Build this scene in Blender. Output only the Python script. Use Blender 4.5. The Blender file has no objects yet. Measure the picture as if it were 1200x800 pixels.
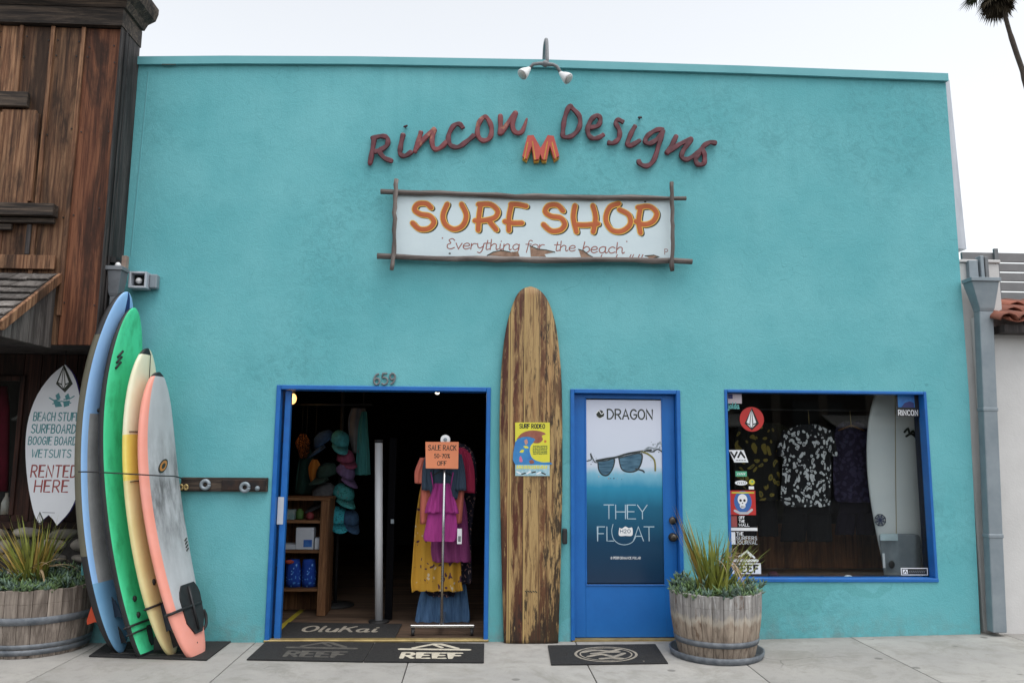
import bpy, math, random
from mathutils import Vector, Matrix, noise
random.seed(7)
rad = math.radians
scn = bpy.context.scene
col = scn.collection

# ------------------------------------------------------------------ camera
F_PX, CX, CY = 919.0, 600.0, 400.0
PITCH, YAW, ROLL = rad(7.8826), rad(2.6073), rad(0.4671)
CAM_Y, CAM_H = -7.1151, 1.65
fw = Vector((math.sin(YAW)*math.cos(PITCH), math.cos(YAW)*math.cos(PITCH), math.sin(PITCH)))
r0 = Vector((math.cos(YAW), -math.sin(YAW), 0)); u0 = r0.cross(fw)
cr, sr = math.cos(ROLL), math.sin(ROLL)
RT = cr*r0 + sr*u0; UP = -sr*r0 + cr*u0
cam_d = bpy.data.cameras.new('camera'); cam = bpy.data.objects.new('camera', cam_d); col.objects.link(cam)
m3 = Matrix((RT, UP, -fw)).transposed()
cam.matrix_world = Matrix.Translation((0, CAM_Y, CAM_H)) @ m3.to_4x4()
cam_d.sensor_width = 36; cam_d.lens = 36*F_PX/1200; cam_d.clip_end = 2000
scn.camera = cam

# ------------------------------------------------------------------ sky, sun, exposure
SUN_EL, SUN_AZ = rad(68), rad(150)
world = bpy.data.worlds.new('World'); scn.world = world; world.use_nodes = True
wn = world.node_tree; wn.nodes.clear()
sky = wn.nodes.new('ShaderNodeTexSky'); sky.sky_type = 'NISHITA'; sky.sun_disc = False
sky.sun_elevation = SUN_EL; sky.sun_rotation = SUN_AZ
sky.air_density = 1.6; sky.dust_density = 1.6; sky.ozone_density = 1.0
hs = wn.nodes.new('ShaderNodeHueSaturation'); hs.inputs['Saturation'].default_value = 0.18
bg = wn.nodes.new('ShaderNodeBackground'); bg.inputs['Strength'].default_value = 0.15
wo = wn.nodes.new('ShaderNodeOutputWorld')
wn.links.new(sky.outputs[0], hs.inputs['Color']); wn.links.new(hs.outputs[0], bg.inputs[0]); wn.links.new(bg.outputs[0], wo.inputs[0])
sl = bpy.data.lights.new('sun', 'SUN'); sl.energy = 0.8; sl.angle = rad(35); sl.color = (1, .97, .92)
so = bpy.data.objects.new('sun', sl); col.objects.link(so)
sd = Vector((math.sin(SUN_AZ)*math.cos(SUN_EL), math.cos(SUN_AZ)*math.cos(SUN_EL), math.sin(SUN_EL)))
so.rotation_euler = sd.to_track_quat('Z', 'Y').to_euler(); so.location = sd*30
scn.view_settings.view_transform = 'Standard'; scn.view_settings.look = 'None'
scn.view_settings.exposure = 0.69; scn.view_settings.gamma = 1; scn.view_settings.use_curve_mapping = False

# ------------------------------------------------------------------ survey helpers (photo pixel -> real point)
def ray(px, py):
    return RT*((px-CX)/F_PX) + UP*(-(py-CY)/F_PX) + fw
def W(px, py, Y=0.0):                       # -> (x, z) on the vertical plane y = Y
    d = ray(px, py); t = (Y-CAM_Y)/d.y
    return (d.x*t, CAM_H + d.z*t)
def P(px, py, Y=0.0):
    x, z = W(px, py, Y); return Vector((x, Y, z))
def G(px, py, z=0.0):                       # -> point on the horizontal plane
    d = ray(px, py); t = (z-CAM_H)/d.z
    return Vector((d.x*t, CAM_Y+d.y*t, z))
def wallS(Y): return lambda u, v, h: (u, Y-h, v)
def frameS(O, U, V, N):
    O, U, V, N = map(Vector, (O, U, V, N))
    return lambda u, v, h: O+U*u+V*v+N*h
def lerp(a, b, t): return a+(b-a)*t
def interp(tab, x):
    if x <= tab[0][0]: return tab[0][1]
    for (a, fa), (b, fb) in zip(tab, tab[1:]):
        if x <= b: return fa+(fb-fa)*(x-a)/(b-a)
    return tab[-1][1]
def smooth_pts(p, n=5, closed=False):
    p = [Vector(q) for q in p]
    if closed: p = p[:-1] if (p[0]-p[-1]).length < 1e-6 else p
    out = []; N = len(p)
    rng = N if closed else N-1
    for i in range(rng):
        g = (lambda k: p[k % N]) if closed else (lambda k: p[max(0, min(N-1, k))])
        a, b, c, d = g(i-1), g(i), g(i+1), g(i+2)
        for k in range(n):
            t = k/n
            out.append(0.5*((2*b)+(c-a)*t+(2*a-5*b+4*c-d)*t*t+(3*b-a-3*c+d)*t**3))
    out.append(p[0].copy() if closed else p[-1].copy())
    return out

# ------------------------------------------------------------------ materials
MATS = {}
def nodes(name):
    m = bpy.data.materials.new(name); m.use_nodes = True
    nt = m.node_tree; b = nt.nodes['Principled BSDF']
    MATS[name] = m
    return m, nt, b
class NT:
    def __init__(s, nt): s.nt = nt
    def n(s, typ, **kw):
        x = s.nt.nodes.new('ShaderNode'+typ)
        for k, v in kw.items(): setattr(x, k, v)
        return x
    def l(s, a, b): s.nt.links.new(a, b)
    def coords(s, stretch=(1, 1, 1), rnd=0.0):
        tc = s.n('TexCoord'); mp = s.n('Mapping'); mp.inputs['Scale'].default_value = stretch
        s.l(tc.outputs['Object'], mp.inputs['Vector'])
        if rnd:
            at = s.n('Attribute', attribute_name='rnd'); mul = s.n('VectorMath', operation='SCALE')
            s.l(at.outputs['Vector'], mul.inputs[0]); mul.inputs['Scale'].default_value = rnd
            s.l(mul.outputs[0], mp.inputs['Location'])
        return mp.outputs[0]
    def noise(s, vec, scale, detail=4, rough=.6, dist=0):
        x = s.n('TexNoise'); x.inputs['Scale'].default_value = scale; x.inputs['Detail'].default_value = detail
        x.inputs['Roughness'].default_value = rough; x.inputs['Distortion'].default_value = dist
        s.l(vec, x.inputs['Vector']); return x.outputs['Fac']
    def ramp(s, fac, stops):
        x = s.n('ValToRGB'); e = x.color_ramp.elements
        while len(e) < len(stops): e.new(.5)
        for el, (p, c) in zip(e, stops):
            el.position = p; el.color = (c, c, c, 1) if isinstance(c, (int, float)) else (*c, 1)
        s.l(fac, x.inputs[0]); return x.outputs[0]
    def mix(s, fac, a, b, blend='MIX'):
        x = s.n('MixRGB', blend_type=blend)
        for k, v in ((0, fac), (1, a), (2, b)):
            if isinstance(v, (int, float)): x.inputs[k].default_value = v if k == 0 else (v, v, v, 1)
            elif isinstance(v, tuple): x.inputs[k].default_value = (*v, 1)
            else: s.l(v, x.inputs[k])
        return x.outputs[0]
    def math(s, op, a, b=0.0, c=None):
        x = s.n('Math', operation=op)
        for k, v in enumerate((a, b, c)):
            if v is None: continue
            if isinstance(v, (int, float)): x.inputs[k].default_value = v
            else: s.l(v, x.inputs[k])
        return x.outputs[0]
    def rndval(s):
        return s.n('Attribute', attribute_name='rnd').outputs['Fac']
    def bump(s, b, h, strength, dist=.01):
        x = s.n('Bump'); x.inputs['Strength'].default_value = strength; x.inputs['Distance'].default_value = dist
        s.l(h, x.inputs['Height']); s.l(x.outputs[0], b.inputs['Normal'])

def mat(name, c, c2=None, rough=.6, metal=0, scale=6, lo=.35, hi=.65, stretch=(1, 1, 1), bump=0, bscale=80,
        rnd=0, rndcol=0, spec=.5, sheen=0, coat=0, detail=5):
    if name in MATS: return MATS[name]
    m, nt, b = nodes(name); t = NT(nt)
    b.inputs['Roughness'].default_value = rough; b.inputs['Metallic'].default_value = metal
    b.inputs['Specular IOR Level'].default_value = spec
    if coat: b.inputs['Coat Weight'].default_value = coat; b.inputs['Coat Roughness'].default_value = .12
    v = t.coords(stretch, rnd)
    c2 = c2 or tuple(x*.82 for x in c)
    out = t.mix(t.ramp(t.noise(v, scale, detail), [(lo, 0), (hi, 1)]), c, c2)
    if rndcol:
        k = t.math('MULTIPLY_ADD', t.rndval(), rndcol, 1-rndcol/2)
        cmb = t.n('CombineXYZ')
        for i in range(3): t.l(k, cmb.inputs[i])
        out = t.mix(1.0, out, cmb.outputs[0], 'MULTIPLY')
    t.l(out, b.inputs['Base Color'])
    if bump: t.bump(b, t.noise(v, bscale, 4), bump, .012 if bscale < 10 else .01)
    return m

def wood(name, dark, mid, light, grain=1.0, rough=.75, rndcol=.5, axis='z', bump=.35):
    if name in MATS: return MATS[name]
    m, nt, b = nodes(name); t = NT(nt)
    st = {'z': (17, 17, .55), 'x': (.55, 17, 17), 'y': (17, .55, 17)}[axis]
    v = t.coords(st, 37.0)
    n1 = t.noise(v, 2.4*grain, 10, .74, .35)
    c = t.ramp(n1, [(.32, dark), (.46, mid), (.60, light), (.74, mid)])
    st2 = {'z': (3, 3, .5), 'x': (.5, 3, 3), 'y': (3, .5, 3)}[axis]
    v2 = t.coords(st2, 11.0)
    c = t.mix(t.ramp(t.noise(v2, 1.9, 7, .68, .7), [(.38, .85), (.54, 0)]), c, dark)
    k = t.math('MULTIPLY_ADD', t.rndval(), rndcol, 1-rndcol/2)
    cmb = t.n('CombineXYZ')
    for i in range(3): t.l(k, cmb.inputs[i])
    c = t.mix(1.0, c, cmb.outputs[0], 'MULTIPLY')
    t.l(c, b.inputs['Base Color']); b.inputs['Roughness'].default_value = rough
    b.inputs['Specular IOR Level'].default_value = .3
    t.bump(b, n1, bump, .008)
    return m

def teal_stucco():
    m, nt, b = nodes('teal_stucco'); t = NT(nt)
    v = t.coords()
    c = t.mix(t.ramp(t.noise(v, .9, 5, .6), [(.36, 0), (.64, 1)]), (.112, .400, .440), (.158, .465, .505))
    c = t.mix(t.ramp(t.noise(v, 3.2, 6, .65), [(.53, 0), (.74, .5)]), c, (.098, .350, .385))
    # touched-up paint patches, slightly greener
    vo = t.n('TexVoronoi'); vo.inputs['Scale'].default_value = 1.15; vo.inputs['Randomness'].default_value = 1
    wv = t.n('VectorMath', operation='ADD'); nn = t.n('TexNoise'); nn.inputs['Scale'].default_value = 2.0
    t.l(v, nn.inputs['Vector']); t.l(v, wv.inputs[0]); t.l(nn.outputs['Color'], wv.inputs[1]); t.l(wv.outputs[0], vo.inputs['Vector'])
    sep = t.n('SeparateColor'); t.l(vo.outputs['Color'], sep.inputs[0])
    tcz = t.n('TexCoord'); sxz = t.n('SeparateXYZ'); t.l(tcz.outputs['Object'], sxz.inputs[0])
    c = t.mix(t.math('MULTIPLY', t.ramp(sep.outputs[0], [(.55, 0), (.60, .6)]), t.ramp(t.math('MULTIPLY', sxz.outputs[2], .5), [(.22, 1), (.30, 0)])), c, (.110, .372, .39))
    stn = t.math('MULTIPLY', t.ramp(t.noise(v, .55, 3, .5), [(.50, 0), (.62, 1)]), t.ramp(t.noise(t.coords((1, 1, 1.2)), 8, 8, .78, 1.5), [(.46, 0), (.60, .42)]))
    c = t.mix(stn, c, (.075, .26, .29))
    # fine hairline cracks
    v2 = t.n('TexVoronoi'); v2.feature = 'DISTANCE_TO_EDGE'; v2.inputs['Scale'].default_value = 1.7; t.l(wv.outputs[0], v2.inputs['Vector'])
    crk = t.ramp(v2.outputs['Distance'], [(.0, 1), (.006, 0)])
    gate = t.ramp(t.noise(v, .8, 2), [(.52, 0), (.64, .38)])
    c = t.mix(t.math('MULTIPLY', crk, gate), c, (.05, .19, .22))
    # dirt specks
    sp = t.ramp(t.noise(v, 26, 3, .5), [(.70, 0), (.76, .35)])
    c = t.mix(sp, c, (.085, .29, .32))
    # rain runs below the cap and splash dirt above the pavement
    tc = t.n('TexCoord'); sx = t.n('SeparateXYZ'); t.l(tc.outputs['Object'], sx.inputs[0])
    st = t.noise(t.coords((6, 6, .35)), 1.5, 4)
    up = t.ramp(t.math('MULTIPLY_ADD', sx.outputs[2], .5, -1.65), [(.35, 0), (1, .5)])
    c = t.mix(t.math('MULTIPLY', t.ramp(st, [(.48, 0), (.8, .7)]), up), c, (.085, .31, .35))
    lowm = t.ramp(sx.outputs[2], [(.0, .85), (.30, 0)])
    c = t.mix(t.math('MULTIPLY', t.ramp(t.noise(v, 7, 6, .7), [(.42, 0), (.68, 1)]), lowm), c, (.16, .27, .27))
    t.l(c, b.inputs['Base Color']); b.inputs['Roughness'].default_value = .75; b.inputs['Specular IOR Level'].default_value = .3
    h = t.mix(.45, t.noise(v, 13, 8, .72, 1.0), t.noise(v, 85, 4, .7))
    t.bump(b, h, .55, .016)
    return m

def concrete(name, a, bcol, scale=1.2):
    m, nt, b = nodes(name); t = NT(nt); v = t.coords((1, 1, 1), 9)
    c = t.mix(t.ramp(t.noise(v, scale, 6, .65), [(.35, 0), (.68, 1)]), a, bcol)
    c = t.mix(t.ramp(t.noise(v, 9, 6, .7), [(.50, 0), (.72, .6)]), c, tuple(x*.68 for x in a))
    c = t.mix(t.ramp(t.noise(v, 2.6, 7, .72, .8), [(.50, 0), (.66, .6)]), c, (a[0]*.60, a[1]*.60, a[2]*.56))
    sp = t.ramp(t.noise(v, 150, 2, .5), [(.60, 0), (.72, .5)])
    c = t.mix(sp, c, tuple(x*.55 for x in a))
    gum = t.n('TexVoronoi'); gum.inputs['Scale'].default_value = 2.3; t.l(v, gum.inputs['Vector'])
    c = t.mix(t.ramp(gum.outputs['Distance'], [(.06, .8), (.085, 0)]), c, tuple(x*.42 for x in a))
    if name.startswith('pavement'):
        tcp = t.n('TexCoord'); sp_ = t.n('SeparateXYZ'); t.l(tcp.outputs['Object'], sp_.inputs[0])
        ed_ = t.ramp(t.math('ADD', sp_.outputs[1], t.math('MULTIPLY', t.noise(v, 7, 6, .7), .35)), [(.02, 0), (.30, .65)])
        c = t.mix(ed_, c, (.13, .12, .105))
        ck = t.n('TexVoronoi'); ck.feature = 'DISTANCE_TO_EDGE'; ck.inputs['Scale'].default_value = .55; nv_ = t.n('TexNoise'); nv_.inputs['Scale'].default_value = 3.0; t.l(v, nv_.inputs['Vector'])
        av = t.n('VectorMath', operation='MULTIPLY_ADD'); t.l(nv_.outputs['Color'], av.inputs[0]); av.inputs[1].default_value = (.35,)*3; t.l(v, av.inputs[2]); t.l(av.outputs[0], ck.inputs['Vector'])
        c = t.mix(t.math('MULTIPLY', t.ramp(ck.outputs['Distance'], [(0, 1), (.0035, 0)]), t.ramp(t.noise(v, .7, 2), [(.52, 0), (.6, .6)])), c, (.10, .095, .09))
    k = t.math('MULTIPLY_ADD', t.rndval(), .14, .93); cm = t.n('CombineXYZ')
    for i in range(3): t.l(k, cm.inputs[i])
    c = t.mix(1.0, c, cm.outputs[0], 'MULTIPLY')
    t.l(c, b.inputs['Base Color']); b.inputs['Roughness'].default_value = .85; b.inputs['Specular IOR Level'].default_value = .25
    t.bump(b, t.noise(v, 90, 4), .25, .006)
    return m

def longboard_mat():
    m, nt, b = nodes('weathered_varnished_wood'); t = NT(nt)
    tc = t.n('TexCoord'); sx = t.n('SeparateXYZ'); t.l(tc.outputs['Object'], sx.inputs[0])
    x, z = sx.outputs[0], sx.outputs[2]
    v = t.coords((26, 4, 1.5)); n1 = t.noise(v, 1.5, 9, .72, .8)
    bare = t.ramp(n1, [(.25, (.09, .050, .021)), (.40, (.24, .145, .060)), (.54, (.43, .29, .125)), (.66, (.34, .215, .095)), (.8, (.17, .10, .046))])
    # strips of cedar between the pale stringers
    vb = t.coords((1, 0, 0)); wb = t.noise(t.coords((14, 0, .05)), 1.0, 2, .5)
    wobx = t.math('ADD', x, t.math('MULTIPLY', t.noise(t.coords((0, 0, 1)), 2.0, 2), .012))
    x = t.math('ADD', x, t.math('MULTIPLY', t.math('ADD', t.noise(t.coords((9, 1, 1.2)), 2.4, 7, .75), -.5), .075))
    red = t.math('MULTIPLY', t.ramp(t.math('ABSOLUTE', t.math('ADD', x, .115)), [(.045, 1), (.050, 0)]), 1.0)
    red2 = t.ramp(t.math('ABSOLUTE', t.math('ADD', x, .235)), [(.036, 1), (.041, 0)])
    red3 = t.ramp(t.math('ABSOLUTE', t.math('ADD', x, -.105)), [(.030, 1), (.034, 0)])
    fl = t.ramp(t.noise(t.coords((11, 3, 1.1)), 1.4, 8, .7), [(.49, 1), (.60, .05)])
    fl2 = t.ramp(t.noise(t.coords((9, 3, 1.6)), 1.9, 8, .75), [(.48, .95), (.58, 0)])
    c = t.mix(t.math('MULTIPLY', red, fl), bare, (.085, .024, .012))
    c = t.mix(t.math('MULTIPLY', red2, t.math('MULTIPLY_ADD', fl, .7, .3)), c, (.075, .020, .011))
    c = t.mix(t.math('MULTIPLY', red3, fl2), c, (.085, .030, .014))
    # orange-pink faded area in the middle
    c = t.mix(t.ramp(t.noise(t.coords((4, 1, 1.0)), 1.1, 4), [(.5, 0), (.72, .5)]), c, (.42, .20, .085))
    # black rot blotches, stronger to the right side and the foot
    rgt = t.ramp(x, [(.02, 0), (.25, .55)]); foot = t.ramp(z, [(.05, .75), (.55, 0)])
    bl = t.noise(t.coords((9, 3, 1.7)), 2.2, 7, .7)
    thr = t.math('ADD', bl, t.math('MULTIPLY', t.math('ADD', rgt, foot), .22))
    c = t.mix(t.ramp(thr, [(.60, 0), (.67, .92)]), c, (.018, .012, .009))
    st_ = t.ramp(t.noise(t.coords((13, 3, 1.0)), 1.7, 8, .72), [(.52, 0), (.60, .85)])
    c = t.mix(st_, c, (.075, .030, .014))
    b2 = t.ramp(t.noise(t.coords((8, 3, 2.6), 3), 2.6, 8, .75, .5), [(.61, 0), (.67, .9)])
    c = t.mix(b2, c, (.025, .014, .009))
    b3 = t.ramp(t.noise(t.coords((15, 3, 2.2), 3), 2.2, 8, .75), [(.60, 0), (.66, .8)])
    c = t.mix(b3, c, (.50, .35, .15))
    # dark glue lines and fine cracks
    for xo, w in ((-.30, .003), (-.19, .0035), (-.068, .003), (.072, .003), (.137, .004), (.215, .003)):
        ln = t.ramp(t.math('ABSOLUTE', t.math('ADD', wobx, -xo)), [(w*.6, 1), (w*1.7, 0)])
        c = t.mix(t.math('MULTIPLY', ln, .75), c, (.03, .018, .010))
    for xo in (-.182, -.060, -.20):
        ln = t.ramp(t.math('ABSOLUTE', t.math('ADD', wobx, -xo)), [(.004, 1), (.008, 0)])
        c = t.mix(t.math('MULTIPLY', ln, .8), c, (.48, .33, .13))
    t.l(c, b.inputs['Base Color']); b.inputs['Roughness'].default_value = .5; b.inputs['Specular IOR Level'].default_value = .4
    t.bump(b, n1, .3, .006)
    return m

def print_gradient():                                # the printed sea on the door poster
    m, nt, b = nodes('printed_sea_poster'); t = NT(nt)
    tc = t.n('TexCoord'); sx = t.n('SeparateXYZ'); t.l(tc.outputs['Generated'], sx.inputs[0])
    wob = t.math('MULTIPLY', t.math('ADD', t.noise(t.coords((5, 1, 2)), 2.0, 5), -.5), .05)
    f = t.math('ADD', sx.outputs[2], wob)
    c = t.ramp(f, [(0, (.010, .033, .075)), (.22, (.010, .050, .105)), (.40, (.018, .12, .21)), (.515, (.035, .26, .42)), (.585, (.20, .46, .60)), (.63, (.58, .64, .74)), (1, (.66, .69, .80))])
    t.l(c, b.inputs['Base Color']); b.inputs['Roughness'].default_value = .22
    return m

def pattern(name, base, spot, spot2=None, scale=30, thr=.35, stretch=(1, 1, 1), rough=.85, thr2=.16):
    if name in MATS: return MATS[name]
    m, nt, b = nodes(name); t = NT(nt); v = t.coords(stretch)
    nv = t.n('TexNoise'); nv.inputs['Scale'].default_value = scale*.35; t.l(v, nv.inputs['Vector'])
    ad = t.n('VectorMath', operation='MULTIPLY_ADD'); t.l(nv.outputs['Color'], ad.inputs[0]); ad.inputs[1].default_value = (2.2/scale*1.5,)*3; t.l(v, ad.inputs[2])
    vo = t.n('TexVoronoi'); vo.inputs['Scale'].default_value = scale; t.l(ad.outputs[0], vo.inputs['Vector'])
    c = t.mix(t.ramp(vo.outputs['Distance'], [(thr-.05, 1), (thr, 0)]), base, spot)
    if spot2:
        sp = t.n('SeparateColor'); t.l(vo.outputs['Color'], sp.inputs[0])
        g = t.ramp(sp.outputs[0], [(.5, 0), (.52, 1)])
        c = t.mix(t.math('MULTIPLY', t.ramp(vo.outputs['Distance'], [(thr2-.03, 1), (thr2, 0)]), g), c, spot2)
    t.l(c, b.inputs['Base Color']); b.inputs['Roughness'].default_value = rough; b.inputs['Specular IOR Level'].default_value = .2
    t.bump(b, t.noise(t.coords((7, 7, 1.0)), 4.5, 4), .8, .012)
    return m

def glass_mat():
    m, nt, b = nodes('window_glass'); t = NT(nt); nt.nodes.remove(b)
    o = nt.nodes['Material Output']; tr = t.n('BsdfTransparent'); tr.inputs[0].default_value = (.87, .89, .89, 1)
    gl = t.n('BsdfGlossy'); gl.inputs['Roughness'].default_value = .01
    lw = t.n('LayerWeight'); lw.inputs['Blend'].default_value = .5
    fr = t.math('MULTIPLY_ADD', t.math('POWER', lw.outputs['Facing'], 5.0), .60, .030)
    mx = t.n('MixShader'); t.l(fr, mx.inputs[0]); t.l(tr.outputs[0], mx.inputs[1]); t.l(gl.outputs[0], mx.inputs[2]); t.l(mx.outputs[0], o.inputs[0])
    return m
def emit_mat(name, c, s):
    m, nt, b = nodes(name); b.inputs['Base Color'].default_value = (*c, 1)
    b.inputs['Emission Color'].default_value = (*c, 1); b.inputs['Emission Strength'].default_value = s
    return m

TEAL = teal_stucco()
TEALCAP = mat('painted_teal_metal', (.115, .37, .41), (.14, .41, .45), rough=.6, scale=3)
BLUE = mat('blue_paint', (.010, .130, .43), (.012, .145, .47), rough=.42, scale=5, bump=.08, bscale=25)
BLUE2 = mat('blue_trim_paint', (.011, .140, .46), (.009, .115, .40), rough=.42, scale=9, bump=.06, bscale=30)
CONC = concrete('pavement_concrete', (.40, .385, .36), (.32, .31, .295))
ASPH = mat('asphalt', (.05, .05, .052), (.065, .064, .062), rough=.9, scale=3, bump=.4, bscale=150)
WHITEW = mat('white_stucco', (.62, .61, .60), (.55, .54, .53), rough=.8, scale=2.5, bump=.25, bscale=60)
GALV = mat('galvanised_sheet', (.27, .31, .34), (.21, .25, .28), rough=.5, metal=.25, scale=5)
GALVL = mat('pale_flashing', (.52, .55, .60), (.40, .43, .48), rough=.5, metal=.1, scale=4, stretch=(3, 3, .6))
DKGALV = mat('dull_galvanised', (.20, .215, .235), (.14, .15, .165), rough=.55, metal=.15, scale=6)
GREYP = mat('grey_paint', (.19, .20, .21), (.13, .14, .15), rough=.5)
BLACK = mat('black_rubber', (.012, .012, .013), (.02, .02, .021), rough=.6, scale=12)
BLKSOFT = mat('black_foam_rail', (.010, .010, .012), (.018, .018, .02), rough=.5, scale=9)
MATBLK = mat('black_mat_pile', (.013, .013, .014), (.026, .025, .024), rough=.95, scale=60, bump=.6, bscale=300)
MATINK = mat('mat_print', (.36, .32, .26), (.22, .20, .17), rough=.9, scale=25)
MATINKF = mat('mat_print_faded', (.105, .098, .085), (.055, .052, .048), rough=.9, scale=18)
MATINKB = mat('mat_print_bright', (.62, .57, .46), (.45, .41, .33), rough=.9, scale=25)
BRASS = mat('brass_strip', (.46, .35, .15), (.30, .22, .09), rough=.5, metal=.5, scale=9)
BROWNW = wood('old_barn_wood', (.022, .012, .008), (.135, .062, .033), (.30, .165, .090), rndcol=.8)
REDW = wood('red_barn_wood', (.020, .009, .006), (.10, .034, .017), (.20, .080, .04))
DARKW = wood('dark_trim_wood', (.014, .012, .012), (.038, .033, .033), (.085, .072, .068), rndcol=.4)
DARKWX = wood('dark_beam_wood', (.012, .010, .009), (.040, .030, .025), (.13, .095, .07), rndcol=.4, axis='x')
GREYW = wood('grey_weathered_wood', (.04, .035, .033), (.10, .09, .085), (.18, .165, .155))
SHING = wood('weathered_shingle', (.055, .048, .045), (.13, .115, .105), (.22, .20, .185), axis='y', rndcol=.7)
POLEW = wood('driftwood_pole', (.055, .045, .042), (.135, .112, .103), (.22, .19, .175), axis='x', rndcol=.3)
POLEV = wood('driftwood_upright', (.055, .045, .042), (.135, .112, .103), (.22, .19, .175), axis='z', rndcol=.3)
LONGB = longboard_mat()
STAVE = wood('barrel_stave', (.085, .066, .055), (.23, .19, .16), (.36, .305, .26), rndcol=.4)
def barrel_weathered():
    m, nt, b = nodes('bleached_barrel_stave'); t = NT(nt)
    tc = t.n('TexCoord'); sx = t.n('SeparateXYZ'); t.l(tc.outputs['Object'], sx.inputs[0])
    n1 = t.noise(t.coords((14, 14, .9), 37.0), 2.2, 8, .65, .6)
    tan = t.ramp(n1, [(.3, (.10, .075, .055)), (.47, (.26, .205, .16)), (.7, (.40, .33, .26))]); gry = t.ramp(n1, [(.3, (.10, .095, .09)), (.47, (.23, .215, .205)), (.7, (.36, .345, .33))])
    e = t.math('ADD', sx.outputs[2], t.math('MULTIPLY', t.math('ADD', t.noise(t.coords((5, 5, 1.5), 20), 3, 6, .7), -.5), .22))
    c = t.mix(t.ramp(e, [(.30, 0), (.36, 1)]), tan, gry)
    c = t.mix(t.ramp(t.math('ABSOLUTE', t.math('ADD', e, -.325)), [(.012, .6), (.04, 0)]), c, (.46, .41, .34))
    dr = t.math('MULTIPLY', t.ramp(t.noise(t.coords((22, 22, 2.2), 5), 1.3, 5, .7), [(.56, 0), (.64, .8)]), t.ramp(sx.outputs[2], [(.34, 0), (.50, 1)]))
    c = t.mix(dr, c, (.58, .57, .56))
    rs_ = t.math('MULTIPLY', t.ramp(t.noise(t.coords((9, 9, 3), 9), 1.6, 5, .7), [(.58, 0), (.66, .8)]), 1.0)
    c = t.mix(rs_, c, (.10, .055, .03))
    k = t.math('MULTIPLY_ADD', t.rndval(), .3, .85); cm = t.n('CombineXYZ')
    for i in range(3): t.l(k, cm.inputs[i])
    c = t.mix(1.0, c, cm.outputs[0], 'MULTIPLY'); t.l(c, b.inputs['Base Color']); b.inputs['Roughness'].default_value = .85; t.bump(b, n1, .4, .008); return m
STAVEG = barrel_weathered()
HOOP = mat('barrel_hoop', (.10, .115, .135), (.20, .215, .235), rough=.6, metal=.3, scale=14, bump=.3, bscale=30)
SOIL = mat('soil', (.03, .022, .015), rough=1, bump=.8, bscale=60)
STONE = mat('river_stone', (.36, .32, .27), (.18, .16, .14), rough=.75, scale=7, rnd=20, rndcol=1.1, bump=.3, bscale=40)
MORTAR = mat('dark_mortar', (.045, .04, .036), (.03, .027, .025), rough=.95, bump=.6, bscale=40)
SIGNW = mat('sign_board_paint', (.60, .70, .73), (.56, .66, .70), rough=.5, scale=3, bump=.08, bscale=30)
SIGNEDGE = mat('sign_board_edge', (.35, .38, .39), rough=.7)
ORANGE = mat('sign_orange', (.47, .105, .018), (.40, .085, .016), rough=.5, scale=8)
YELLOWO = mat('sign_yellow', (.80, .50, .075), (.72, .42, .06), rough=.5, scale=8)
INKDK = mat('sign_dark_ink', (.025, .03, .02), rough=.5)
BROWNINK = mat('sign_brown_ink', (.24, .075, .055), (.30, .11, .085), rough=.6, scale=20)
TORN = mat('torn_plywood', (.36, .235, .165), (.20, .12, .085), rough=.9, scale=14)
MAROON = mat('maroon_letter_paint', (.135, .025, .036), (.075, .015, .022), rough=.5, scale=9, lo=.4, hi=.6)
PEEL = mat('peeling_maroon_paint', (.19, .042, .048), (.40, .17, .10), rough=.55, scale=12, lo=.55, hi=.68)
CORAL = mat('emblem_red', (.50, .075, .05), (.42, .055, .04), rough=.5, scale=10)
EMBY = mat('emblem_yellow', (.58, .33, .03), (.42, .20, .02), rough=.5, scale=10)
PORC = mat('white_lamp_shell', (.80, .80, .80), (.74, .74, .74), rough=.3)
WHITEP = mat('white_print', (.78, .79, .80), (.74, .75, .76), rough=.5)
CHROME = mat('chrome_bar', (.55, .55, .56), (.5, .5, .5), rough=.25, metal=.9)
STEEL = mat('brushed_post', (.66, .67, .69), (.60, .61, .63), rough=.45, stretch=(1, 1, .2))
GLASS = glass_mat()
SKIN_SHELF = wood('shelf_wood', (.05, .022, .010), (.15, .068, .028), (.26, .13, .06), rndcol=.3, axis='x')
SHELFV = wood('shelf_side_wood', (.05, .022, .010), (.15, .068, .028), (.26, .13, .06), rndcol=.3)
FLOORW = wood('shop_floor_wood', (.05, .032, .022), (.105, .068, .047), (.16, .105, .07), axis='x', rndcol=.35, bump=.1)
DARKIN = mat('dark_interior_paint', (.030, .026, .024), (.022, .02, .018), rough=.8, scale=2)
PANELW = wood('display_panel_wood', (.09, .036, .014), (.24, .095, .034), (.36, .15, .06), rndcol=.35)
LEAFG = mat('spiky_leaf', (.30, .31, .06), (.17, .21, .04), rough=.5, scale=6, rndcol=.9)
LEAFY = mat('sunbleached_leaf', (.42, .31, .07), (.30, .19, .05), rough=.6, scale=8, rndcol=.7)
LEAFD = mat('dead_leaf', (.34, .25, .15), (.24, .165, .09), rough=.8, scale=9, rndcol=.6)
SUCC = mat('succulent_leaf', (.12, .19, .065), (.075, .13, .055), rough=.55, scale=12, rndcol=.9)
SUCCB = mat('blue_succulent_leaf', (.12, .18, .135), (.075, .13, .10), rough=.5, scale=12, rndcol=.8)

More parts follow.
